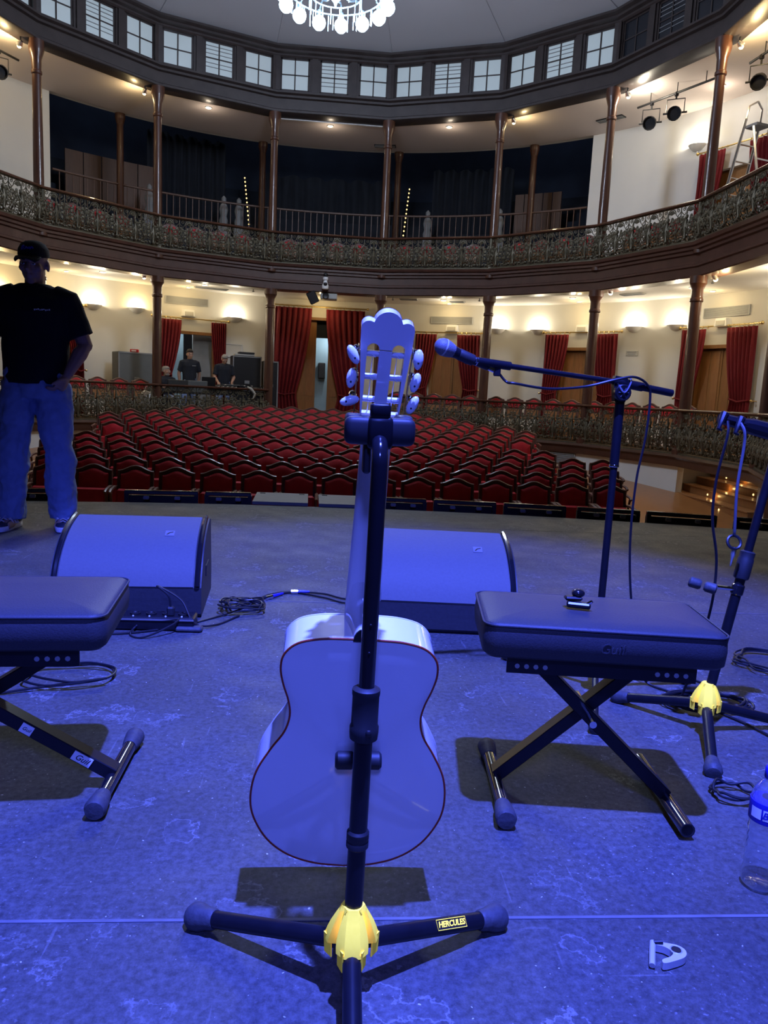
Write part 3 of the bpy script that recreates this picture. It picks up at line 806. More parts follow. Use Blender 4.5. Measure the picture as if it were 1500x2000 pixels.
# ------------------------------------------------------------------ curtains on brass rods
def curtain_mesh(a_out, a_in, R, z0, z1, ztie, tie_frac):
    """pleated half curtain: outer edge hangs straight, inner edge swept back to a tie"""
    nu, nv = 56, 22; rows = []
    for j in range(nv+1):
        v = j/nv; z = z1+(z0-z1)*v
        if z > ztie:
            q = (z1-z)/(z1-ztie); w = 1-(1-tie_frac)*q**1.7
        else:
            q = (ztie-z)/max(0.01, ztie-z0); w = tie_frac+0.14*min(1, q*1.6)
        row = []
        for i in range(nu+1):
            u = i/nu; a = a_out+(a_in-a_out)*w*u
            d = 0.045*(0.7+0.3*v)*sin(u*pi*2*7+0.6*sin(v*3)) + 0.012*sin(u*41+v*5)
            row.append(P(a, R-0.05+d, z))
        rows.append(row)
    m = MB(); m.loft(rows, cap=False, closed=False)
    return m
def curtain_pair(c, spans, zt, zb, label, ztie=1.25, R=RW-0.12, material='curtain', rod=True, n=0):
    a_lo, a_hi = spans[0][0]-0.5, spans[-1][1]+0.5
    if rod:
        t = thing('curtain_rod', 'brass curtain rod with rings over the %s' % label, 'curtain rod', P(c, R, zt+0.06))
        m = MB(); pts = [P(a_lo+(a_hi-a_lo)*i/10, R, zt+0.06) for i in range(11)]; m.pipe(pts, 0.018, 6); m.build('rod', 'brass', t)
        for q in (a_lo, a_hi):
            m = MB(); m.ball(P(q, R, zt+0.06), 0.04, 8, 6); m.build('finial', 'brass', t)
        for a0, a1 in spans:
            k = max(3, int(abs(a1-a0)/0.75))
            for i in range(k+1):
                m = MB(); a = a0+(a1-a0)*i/k; p = P(a, R, zt+0.045)
                M = Matrix.Translation(p) @ Matrix.Rotation(-RD(a), 4, 'Z')
                m.pipe([M @ Vector((0, 0.032*cos(2*pi*q/8), 0.032*sin(2*pi*q/8))) for q in range(8)], 0.008, 4, closed=True); m.build('ring', 'brass', t)
    for i, (a0, a1) in enumerate(spans):
        left = (a0+a1)/2 < c
        ao, ai = (a0, a1) if left else (a1, a0)
        m = curtain_mesh(ao, ai, R, zb, zt, ztie, 0.62)
        p = P(ao, R, zb)
        t = thing('curtain', 'red curtain on the %s side of the %s' % ('left' if left else 'right', label), 'curtain', p, 0, 'red door curtains')
        o = m.build('cloth', material, t, smooth=60)
        sm = o.modifiers.new('thickness', 'SOLIDIFY'); sm.thickness = 0.012
        b = MB(); k = P(ao+(ai-ao)*0.0, RW-0.01, ztie); b.pipe([k, P(ao, R-0.08, ztie+0.01), P(ao+(ai-ao)*0.3, R-0.13, ztie-0.03), P(ao+(ai-ao)*0.62, R-0.11, ztie+0.03)], 0.018, 6); b.build('tie_band', material, t)
        h = MB(); h.pipe([P(ao-(0.35 if left else -0.35), RW+0.0, ztie), P(ao-(0.35 if left else -0.35), R-0.03, ztie)], 0.012, 6); h.ball(P(ao-(0.35 if left else -0.35), R-0.04, ztie), 0.03, 8, 5); h.build('tie_knob', 'brass', t)
curtain_pair(22.0, [(15.9, 19.6), (23.2, 27.2)], 2.80, ZT+0.02, 'door right of the guitar head')
curtain_pair(44.7, [(38.6, 42.6), (46.9, 50.9)], 2.83, ZT+0.02, 'door behind the microphone boom')
curtain_pair(67.6, [(61.6, 65.6), (69.0, 73.8)], 2.85, ZT+0.02, 'door at the right edge')
curtain_pair(-22.7, [(-28.7, -24.5), (-19.5, -17.0)], 2.78, ZT+0.02, 'open door behind the sound desk')
curtain_pair(-44.7, [(-50.5, -46.5), (-42.8, -40.2)], 2.84, ZT+0.02, 'door behind the standing man')
curtain_pair(-1.0, [(-8.7, -2.4), (0.1, 6.8)], 3.38, -0.40, 'tall central entrance', ztie=0.9)
curtain_pair(67.6, [(61.5, 65.6), (69.3, 74.0)], ZF2+2.78, ZF2+0.05, 'upper gallery door behind the stepladder', ztie=ZF2+1.2)

# ------------------------------------------------------------------ vents, plaques, small wall lamps
def vent(a0, a1, z0, z1, label, R=RW):
    c = (a0+a1)/2; t = thing('vent_grille', label, 'vent', P(c, R, z0), 0, 'wall vents')
    m = MB(); arc_slab(m, a0, a1, R-0.015, R+0.01, z0, z1); m.build('backing', 'stonegrey', t)
    m = MB()
    for q0, q1, r0, r1 in ((a0, a1, z0, z0+0.02), (a0, a1, z1-0.02, z1), (a0, a0+0.12, z0, z1), (a1-0.12, a1, z0, z1)): arc_slab(m, q0, q1, R-0.04, R, r0, r1)
    m.build('frame', 'grille', t)
    n = 7
    for k in range(n):
        z = z0+0.025+(z1-z0-0.05)*(k+0.5)/n; s = MB(); arc_slab(s, a0+0.1, a1-0.1, R-0.032, R-0.012, z-0.006, z+0.006); s.build('slat', 'grille', t)
vent(-26.9, -19.9, 3.22, 3.42, 'long grey air vent above the open door behind the sound desk')
vent(18.3, 25.5, 3.12, 3.32, 'long grey air vent above the door right of the guitar head')
vent(64.2, 71.5, 3.12, 3.34, 'long grey air vent above the door at the right edge')
def floor_vent():
    t = thing('vent_grille', 'grey air vent low in the white wall right of the stalls seats', 'vent', pol(2, 0.75, -0.03, -0.5))
    m = MB(); m.loft([[pol(2, q, d, z) for d, z in ((-0.05, -0.42), (-0.01, -0.42), (-0.01, -0.16), (-0.05, -0.16))] for q in (0.52, 0.95)]); m.build('backing', 'grille', t)
    for k in range(6):
        z = -0.40+0.042*k; s = MB(); s.loft([[pol(2, q, d, z+e) for d, e in ((-0.07, 0), (-0.04, 0), (-0.04, 0.015), (-0.07, 0.015))] for q in (0.53, 0.94)]); s.build('slat', 'stonegrey', t)
floor_vent()
def over_door_lamp(a, z, label):
    t = thing('wall_box', label, 'wall fixture', P(a, RW, z), -RD(a), 'boxes above the doors')
    m = MB(); m.loft([[(-x, -0.16, y), (x, -0.16, y), (x+0.02, 0.0, y), (-x-0.02, 0.0, y)] for x, y in ((0.17, -0.08), (0.14, 0.1))]); m.build('housing', 'plaster', t, world=False)
    m = MB(); m.box((0, -0.165, -0.01), (0.24, 0.012, 0.11), bev=0.004); m.build('face', 'sign', t, world=False)
for a, nm in ((-23.2, 'open door behind the sound desk'), (22.1, 'door right of the guitar head'), (44.6, 'door behind the microphone boom'), (67.7, 'door at the right edge')):
    over_door_lamp(a, 2.98, 'small white box fixed above the %s' % nm)
t = thing('wall_plaque', 'small pale wall plaque between two wall lamps on the right', 'sign', P(53.05, RW, 2.35), -RD(53.05))
m = MB(); m.box((0, -0.012, 0), (0.34, 0.02, 0.13), bev=0.005); m.build('plate', 'sign', t, world=False)
m = MB()
for k in range(2): m.box((0, -0.024, 0.025-0.05*k), (0.26-0.05*k, 0.004, 0.018))
m.build('print', 'stonegrey', t, world=False)

# ------------------------------------------------------------------ sconces
def sconce(a, z, col, e, label):
    p = P(a, RW, z); t = thing('wall_sconce', label, 'wall lamp', p, -RD(a), 'half-bowl wall lamps')
    m = MB(); m.lathe([(0.02, -0.12), (0.10, -0.10), (0.19, -0.03), (0.225, 0.02), (0.215, 0.02), (0.18, -0.015), (0.02, -0.09)], 12, a0=pi, a1=2*pi); m.build('bowl', 'plaster', t, world=False)
    m = MB(); m.box((0, -0.01, -0.02), (0.2, 0.02, 0.12), bev=0.006); m.build('back_plate', 'plaster', t, world=False)
    m = MB(); m.ball((0, -0.10, 0.0), (0.06, 0.035, 0.02), 8, 5); m.build('bulb', 'bulbwhite' if col[2] > 0.6 else 'bulbwarm', t, world=False)
    d = bpy.data.lights.new('sconce_light', 'POINT'); d.energy = e*0.8; d.color = col; d.shadow_soft_size = 0.05
    o = bpy.data.objects.new('sconce_light', d); COL.objects.link(o); o.parent = t; o.location = (0, -0.13, 0.06)
WARM, COOL = (1.0, 0.74, 0.36), (1.0, 0.90, 0.70)
for a, z, c, e, nm in ((-60, 2.96, COOL, 22, 'left of the standing man'), (-52.5, 2.96, WARM, 22, 'hidden behind the standing man'), (-38.3, 2.94, COOL, 26, 'beside the narrow curtain right of the standing man'), (-31.5, 2.97, WARM, 22, 'left of the lower column by the grey cabinet'),
                       (-15.5, 2.96, COOL, 26, 'above the black flight cases'), (29.9, 2.97, COOL, 30, 'directly right of the column by the guitar head'), (36.9, 2.95, COOL, 26, 'left of the curtain behind the boom'),
                       (53.0, 2.98, COOL, 30, 'above the small plaque'), (59.9, 2.98, COOL, 26, 'left of the rightmost door'), (80.0, 2.98, COOL, 24, 'past the right edge')):
    sconce(a, z, c, e, 'half-bowl uplight wall lamp, %s' % nm)
sconce(60.4, 7.06, COOL, 34, 'half-bowl uplight wall lamp on the upper gallery wall at the right')
sconce(-58.0, 7.06, WARM, 12, 'half-bowl uplight wall lamp on the upper gallery wall at the left')

# ------------------------------------------------------------------ recessed downlights and lamps at the column tops
def downlight(p, label, m_='bulbwhite', e=0, col=COOL, r=0.075):
    t = thing('downlight', label, 'ceiling lamp', p, 0, 'recessed ceiling lamps')
    m = MB(); m.lathe([(r*0.72, 0.012), (r*0.75, -0.015), (r*1.15, -0.022), (r*1.25, -0.004), (r*1.25, 0.0)], 12); m.build('rim', 'plaster', t, world=False)
    m = MB(); m.lathe([(0.002, -0.026), (r*0.8, -0.024), (r*0.86, -0.016)], 12); m.build('lens', m_, t, world=False)
    if e:
        light('downlight_glow', 'POINT', wloc(t)+Vector((0, 0, -0.30)), e, col, t, 0.06)
for k, (a, R) in enumerate(((-40.5, 8.4), (-22.5, 8.35), (22.0, 8.55), (46.0, 8.6), (68.0, 8.6), (88.0, 8.3))):
    downlight(P(a, R, ZC1), 'lit recessed lamp in the lower gallery ceiling, %s from the left' % ORD[k], e=6 if k < 5 else 26)  # the last of these is added to light the staircase
for k, (a, R) in enumerate(((-24.0, 9.2), (22.0, 9.25), (45.0, 9.25), (67.8, 9.25), (-44.0, 9.2), (-0.8, 9.15))):
    downlight(P(a, R, ZC1), 'warm recessed lamp close to the wall above the %s' % ('open door behind the sound desk', 'vent right of the guitar head', 'door behind the boom', 'vent at the right edge', 'door behind the standing man', 'central entrance')[k], 'bulbwarm', 9, WARM, 0.06)
for k, (x, y) in enumerate(((-3.14, 20.76), (-0.1, 21.42), (2.94, 20.8), (8.2, 17.0))):
    downlight((x, y, ZC2), 'small lit recessed lamp in the upper gallery ceiling, %s from the left' % ORD[k], 'bulbwarm', (4.5, 4.5, 4.5, 10)[k], (1.0, 0.82, 0.62))
def capital_lamp(i, z, side, m_, e, label, col):
    a = va(i)+side*1.9; p = P(a, RC+0.16, z); t = thing('column_lamp', label, 'lamp', p, -RD(a), 'lamps at the column tops')
    m = MB(); m.box((0, 0, 0.06), (0.03, 0.03, 0.12), bev=0.006); m.build('bracket', 'black', t, world=False)
    m = MB(); m.lathe([(0.03, 0.05), (0.05, 0.0), (0.065, -0.06), (0.055, -0.062)], 10, M=Matrix.Rotation(RD(55), 4, 'X')); m.build('shade', 'alu', t, world=False)
    m = MB(); m.ball((0, 0.035, -0.05), 0.045, 8, 6); m.build('bulb', m_, t, world=False)
    light('column_lamp_light', 'POINT', P(a, RC+0.42, z-0.16), e, col, t, 0.05)
for k, (i, z, s, m_, e, c) in enumerate(((-3, 7.74, -1, 'bulbwarm', 26, WARM), (-2, 7.76, -1, 'bulbwarm', 13, WARM), (1, 7.76, 1, 'bulbwarm', 11, WARM), (2, 7.74, 1, 'bulbwhite', 45, COOL), (3, 7.70, 1, 'bulbwarm', 45, WARM))):
    capital_lamp(i, z, s, m_, e, 'bright spot lamp at the top of an upper column, %s from the left' % ORD[k], c)
for k, (i, z, s, m_, e, c) in enumerate(((-2, 3.58, -1, 'bulbwhite', 16, COOL), (2, 3.57, 1, 'bulbwhite', 16, COOL), (3, 3.55, 1, 'bulbwarm', 16, WARM))):
    capital_lamp(i, z, s, m_, e, 'bright spot lamp at the top of a lower column, %s from the left' % ORD[k], c)
# white strip imitating a streak of light on the upper ceiling, smoke detectors
m = MB(); m.loft([[pol(0, q, d, ZC2+z) for d, z in ((0.35, 0.0), (0.42, 0.0), (0.42, -0.03), (0.35, -0.03))] for q in (0.06, 0.97)]); tag(m.build('light_streak', 'white'), 'light streak drawn as a white strip along the upper ceiling in the centre bay', 'streak')
for k, (a, R, z) in enumerate(((-32, 8.0, ZC1), (-14, 8.0, ZC1), (13, 8.0, ZC1), (30, 8.0, ZC1), (52, 8.0, ZC1), (76, 8.0, ZC1))):
    t = thing('sprinkler', 'tiny sprinkler head under the lower gallery ceiling, %s from the left' % ORD[k], 'sprinkler', P(a, R, z)); m = MB()
    m.pipe([(0, 0, 0), (0, 0, -0.09)], 0.014, 6); m.build('stem', 'stonegrey', t, world=False); m = MB(); m.lathe([(0.012, -0.11), (0.035, -0.10), (0.03, -0.09), (0.012, -0.085)], 8); m.build('cup', 'stonegrey', t, world=False)
for k, (a, R, z, w) in enumerate(((-20.5, 8.9, ZC1, 0.9), (15.5, 8.5, ZC1, 0.5), (24.0, 8.9, ZC1, 0.4), (57, 8.6, ZC1, 0.6), (49, 8.9, ZC2, 0.7), (9.2, 9.3, ZC2, 0.6))):
    t = thing('ceiling_vent', 'flat %s vent in the %s gallery ceiling, %s of its kind from the left' % ('grey' if k < 4 else 'dark', 'lower' if z < 5 else 'upper', ORD[k if k < 4 else k-4]), 'vent', P(a, R, z), -RD(a))
    m = MB(); m.box((0, 0, -0.012), (w, 0.22, 0.024), bev=0.005); m.build('frame', 'grille' if k < 4 else 'black', t, world=False)
    for q in range(4): s = MB(); s.box((0, -0.07+0.047*q, -0.028), (w*0.94, 0.02, 0.01)); s.build('slat', 'stonegrey', t, world=False)

# ------------------------------------------------------------------ chandelier
def chandelier():
    c = Vector((CX, CY, 7.3)); t = thing('chandelier', 'large glass chandelier with glowing white globes hanging under the dome', 'chandelier', c)
    m = MB(); m.pipe([(0, 0, 0.9), (0, 0, 3.42)], 0.02, 6); m.build('chain', 'chandmetal', t, world=False)
    m = MB(); m.lathe([(0.02, 0.95), (0.10, 0.8), (0.06, 0.6), (0.16, 0.42), (0.10, 0.22), (0.05, 0.05), (0.09, -0.03), (0.03, -0.10), (0.015, -0.16)], 12); m.build('stem', 'chandmetal', t, world=False)
    n = 14
    GL = MB().lathe([(0.004, -0.125), (0.06, -0.105), (0.105, -0.055), (0.118, 0.0), (0.105, 0.055), (0.06, 0.10), (0.03, 0.12)], 14).mesh('globe', 'globe')
    DR = MB().lathe([(0.004, -0.24), (0.009, -0.23), (0.009, 0.0), (0.004, 0.01)], 5).mesh('crystal_drop', 'crystal')
    for k in range(n):
        a = 2*pi*k/n+0.1; d = Vector((cos(a), sin(a), 0))
        m = MB(); m.pipe(catmull([Vector((0, 0, 0.25)), d*0.35+Vector((0, 0, 0.10)), d*0.7+Vector((0, 0, 0.22)), d*0.86+Vector((0, 0, 0.12))], 5), 0.013, 6); m.build('arm', 'chandmetal', t, world=False)
        m = MB(); m.lathe([(0.02, 0.06), (0.05, 0.09), (0.035, 0.14)], 10, M=Matrix.Translation(d*0.86)); m.build('cup', 'chandmetal', t, world=False)
        obj('globe', GL, t, loc=d*0.86+Vector((0, 0, -0.06)))
        for j in range(4):
            b = a+(j+0.5)/4*2*pi/n; e = Vector((cos(b), sin(b), 0)); obj('crystal_drop', DR, t, loc=e*(0.74+0.05*(j % 2))+Vector((0, 0, 0.02+0.05*(j % 2))))
    m = MB(); m.pipe([(0.76*cos(2*pi*k/28), 0.76*sin(2*pi*k/28), 0.06) for k in range(28)], 0.015, 5, closed=True); m.build('hoop', 'chandmetal', t, world=False)
    m = MB(); m.pipe([(0.42*cos(2*pi*k/20), 0.42*sin(2*pi*k/20), 0.02) for k in range(20)], 0.013, 5, closed=True); m.build('hoop', 'chandmetal', t, world=False)
    for k in range(18):
        b = 2*pi*k/18; obj('crystal_drop', DR, t, loc=Vector((0.42*cos(b), 0.42*sin(b), 0.0)))
    light('chandelier_light', 'POINT', c+Vector((0, 0, -0.35)), 600, (0.72, 0.82, 1.0), t, 0.5)
    light('chandelier_uplight', 'POINT', c+Vector((0, 0, 0.55)), 600, (0.62, 0.74, 1.0), t, 0.4)
chandelier()

# ------------------------------------------------------------------ theatre spotlights on a pipe, stepladder
def lighting_pipe(p, q, label, hooks):
    t = thing('lighting_pipe', label, 'pipe', p); m = MB(); m.pipe([p, q], 0.025, 8); m.build('pipe', 'black', t)
    for k in range(hooks):
        f = (k+0.5)/hooks; c = Vector(p).lerp(Vector(q), f); m = MB(); m.pipe([c, (c.x, c.y, ZC2)], 0.01, 5); m.build('hanger', 'black', t)
lighting_pipe((6.80, 18.02, 7.66), (7.72, 16.05, 7.66), 'black lighting pipe under the upper ceiling at the right', 3)
lighting_pipe((7.95, 15.4, 7.66), (8.1, 13.6, 7.66), 'black lighting pipe at the upper right corner', 2)
lighting_pipe((-6.75, 18.2, 7.66), (-7.7, 16.2, 7.66), 'black lighting pipe at the upper left corner', 2)
def spotlight(c, aim, top, label):
    t = thing('stage_spotlight', label, 'spotlight', c, 0, 'theatre spotlights'); c = Vector(c)
    M = look(c-(Vector(aim)-c).normalized()*0.12, aim)
    m = MB(); m.lathe([(0.06, -0.05), (0.10, -0.02), (0.125, 0.05), (0.125, 0.20), (0.145, 0.21), (0.145, 0.30), (0.13, 0.30), (0.125, 0.24)], 14, M=M); m.build('housing', 'black', t)
    m = MB(); m.lathe([(0.002, 0.225), (0.08, 0.235), (0.122, 0.225)], 14, M=M); m.build('lens', 'panedark', t)
    m = MB()
    s = M.to_3x3() @ Vector((1, 0, 0)); s.z = 0; s.normalize(); s *= 0.18
    m.pipe([c+s, c+s+Vector((0, 0, 0.28)), c-s+Vector((0, 0, 0.28)), c-s], 0.012, 6); m.build('yoke', 'blacksatin', t)
    for q in (1, -1):
        m = MB(); m.pipe([c+s*0.7*q, c+s*1.35*q], 0.02, 8); m.build('tilt_knob', 'black', t)
    m = MB(); m.pipe([c+Vector((0, 0, 0.28)), (c.x, c.y, top)], 0.018, 6); m.box((c.x, c.y, top-0.02), (0.07, 0.07, 0.09), bev=0.01); m.build('clamp', 'blacksatin', t)
spotlight((6.98, 17.66, 7.24), (1.5, 8.0, 3.0), 7.66, 'black theatre spotlight at the upper right, left one of the pair')
spotlight((7.26, 17.05, 7.26), (2.0, 8.0, 3.2), 7.66, 'black theatre spotlight at the upper right, right one of the pair')
spotlight((7.99, 15.05, 7.22), (1.5, 6.0, 1.0), 7.66, 'black theatre spotlight hanging at the top right corner')
spotlight((-6.98, 17.75, 7.25), (-1, 8.0, 3.0), 7.66, 'black theatre spotlight at the left edge near the top')
def ladder():
    t = thing('stepladder', 'open aluminium stepladder on the upper gallery at the right', 'ladder', (8.35, 15.55, ZF2))
    O = Vector((8.35, 15.6, ZF2)); u = Vector((0.30, -0.95, 0)).normalized(); n = Vector((0.95, 0.3, 0)).normalized()
    def q(a, d, z): return O+u*a+n*d+Vector((0, 0, z))
    for s in (-1, 1):
        m = MB(); m.pipe([q(-0.75, s*0.26, 0.0), q(-0.12, s*0.19, 2.75), ], 0.03, 6); m.build('front_rail', 'alu', t)
        m = MB(); m.pipe([q(0.75, s*0.28, 0.0), q(0.10, s*0.2, 2.55)], 0.026, 6); m.build('rear_rail', 'alu', t)
        m = MB(); m.pipe([q(-0.12, s*0.19, 2.75), q(-0.09, s*0.17, 2.98), q(-0.05, 0, 3.08)], 0.02, 6); m.build('hoop', 'alu', t)
    for k in range(9):
        f = k/9+0.06; m = MB(); a = q(-0.75+0.63*f, -0.25+0.06*f, 2.75*f); b = q(-0.75+0.63*f, 0.25-0.06*f, 2.75*f); m.pipe([a, b], 0.03, 6, sx=0.5); m.build('tread', 'alu', t)
    for k in range(3):
        f = 0.25+0.25*k; m = MB(); m.pipe([q(0.75-0.65*f, -0.25, 2.55*f), q(0.75-0.65*f, 0.25, 2.55*f)], 0.016, 6); m.build('brace', 'alu', t)
    m = MB(); m.box(q(0, 0, 2.6), (0.3, 0.34, 0.06), rz=atan2(u.y, u.x), bev=0.01); m.build('platform', 'stonegrey', t)
ladder()

# ------------------------------------------------------------------ amphitheatre contents
def led_strip(p, q, label):
    t = thing('led_strip', label, 'light strip', p); m = MB(); m.pipe([p, q], 0.02, 6); m.build('channel', 'black', t)
    L = MB().ball((0, 0, 0), 0.022, 6, 5).mesh('led', 'ledwarm')
    for k in range(12): obj('led', L, t, loc=(Vector(q)-Vector(p))*(k/11)+Vector((0, -0.035, 0.02)))
led_strip((-2.40, 23.95, 5.75), (-2.75, 25.85, 7.52), 'row of tiny yellow step lights in the dark amphitheatre, left')
led_strip((2.18, 23.95, 5.72), (2.48, 25.85, 7.53), 'row of tiny yellow step lights in the dark amphitheatre, right')
def drape(a0, a1, R, z0, z1, label, material='drape'):
    m = MB(); rows = []
    for z in (z0, (z0+z1)/2, z1):
        rows.append([P(a0+(a1-a0)*i/60, R+0.06*sin(i*1.15), z+(0.05*sin(i*0.6) if z == z1 else 0)) for i in range(61)])
    m.loft(rows, cap=False, closed=False); o = m.build('masking_drape', material, smooth=60); tag(o, label, 'drape'); s = o.modifiers.new('thickness', 'SOLIDIFY'); s.thickness = 0.02
drape(-26.5, -15.5, 12.0, 5.3, 8.3, 'black masking drape in the dark amphitheatre, left')
drape(-9.5, 9.0, 12.6, 5.3, 7.75, 'black masking drape in the dark amphitheatre, centre')
drape(15.5, 27.5, 12.0, 5.3, 7.95, 'black masking drape in the dark amphitheatre, right')
for k, (a0, a1, z0, z1) in enumerate(((-38.5, -26.0, 5.3, 7.15), (28.5, 35.5, 5.3, 7.05))):
    root = thing('timber_partition', 'brown plywood partition in the amphitheatre, %s' % ('left', 'right')[k], 'partition', P((a0+a1)/2, 11.5, z0))
    n = 5
    for i in range(n):
        m = MB(); w = (a1-a0)/n; arc_slab(m, a0+w*i+0.06, a0+w*(i+1)-0.06, 11.5, 11.55, z0, z1, 1); m.build('board', 'railwood', root)
for k, a in enumerate((-17.0, -14.6, 16.2, 28.0, -28.5)):
    root = thing('statue_pedestal', 'pale plaster figure on a pedestal in the amphitheatre, %s from the left' % ORD[(1, 2, 3, 4, 0)[k]], 'statue', P(a, 10.35, 5.1))
    m = MB(); m.box((0, 0, 0.25), (0.26, 0.26, 0.5), bev=0.02); m.build('pedestal', 'stonegrey', root, world=False)
    m = MB(); m.lathe([(0.11, 0.5), (0.13, 0.62), (0.09, 0.75), (0.13, 0.92), (0.10, 1.05), (0.05, 1.1), (0.07, 1.17), (0.07, 1.24), (0.02, 1.3)], 10); m.build('figure', 'stonegrey', root, world=False)
# black luminaires lying against the left side wall of the amphitheatre
for k, (a, R, z) in enumerate(((-42.5, 11.4, 6.9), (-41.5, 11.9, 6.1), (41.3, 11.6, 7.0), (40.4, 12.0, 6.2))):
    spotlight(P(a, R, z), P(a*0.7, 6, z-0.4), z+0.6, 'dim spotlight on the amphitheatre side wall, %s %s' % (('upper', 'lower')[k % 2], ('left', 'right')[k//2]))

# ------------------------------------------------------------------ projector group over the centre entrance
def projector():
    t = thing('projector', 'pale video projector hanging from the balcony front in the centre', 'projector', (0.02, 20.85, 3.40))
    m = MB(); m.box((0.02, 20.9, 3.47), (0.44, 0.34, 0.15), bev=0.02); m.build('body', 'grille', t)
    m = MB(); m.lathe([(0.07, 0.0), (0.085, 0.04), (0.07, 0.07), (0.03, 0.06)], 12, M=look((-0.06, 20.73, 3.47), (-0.06, 19, 3.47))); m.build('lens', 'black', t)
    m = MB(); m.pipe([(0.0, 20.85, 3.56), (0.0, 20.85, 3.66)], 0.025, 6); m.build('mount', 'grille', t)
    t = thing('loudspeaker', 'small black tilted loudspeaker beside the hanging projector', 'speaker', (-0.38, 20.75, 3.40))
    M = Matrix.Translation((-0.40, 20.75, 3.42)) @ Matrix.Rotation(RD(-28), 4, 'Y') @ Matrix.Rotation(RD(15), 4, 'X')
    m = MB(); m.box((0, 0, 0), (0.24, 0.22, 0.30), M, bev=0.02); m.build('cabinet', 'black', t)
    m = MB(); m.box((0, -0.115, 0), (0.2, 0.01, 0.26), M, bev=0.004); m.build('speaker_grille', 'monblack', t)
    m = MB(); m.pipe([(-0.47, 20.8, 3.5), (-0.55, 20.9, 3.64)], 0.015, 6); m.build('bracket', 'black', t)
    t = thing('dome_camera', 'small white pan camera mounted on the balcony fascia', 'camera', (-0.08, 20.62, 3.70))
    m = MB(); m.lathe([(0.07, -0.12), (0.085, -0.10), (0.085, -0.02), (0.06, 0.02), (0.05, 0.10), (0.07, 0.12), (0.07, 0.18), (0.03, 0.2)], 12, M=Matrix.Translation((-0.08, 20.58, 3.74))); m.build('housing', 'white', t)
    m = MB(); m.ball((-0.08, 20.5, 3.74), (0.05, 0.04, 0.045), 10, 6); m.build('lens', 'black', t)
    m = MB(); m.ball((-0.08, 20.55, 3.97), (0.06, 0.06, 0.06), 10, 6); m.build('cap', 'black', t)
projector()
# dark speaker on the lobby wall seen through the gap
t = thing('wall_speaker', 'black speaker on the pale blue lobby wall', 'speaker', P(-0.35, 11.2, 1.4)); m = MB(); m.box(P(-0.35, 11.2, 1.65), (0.22, 0.18, 0.5), bev=0.02); m.build('cabinet', 'black', t)
m = MB(); m.box(P(-0.35, 11.1, 1.65), (0.18, 0.01, 0.45), bev=0.004); m.build('speaker_grille', 'monblack', t)

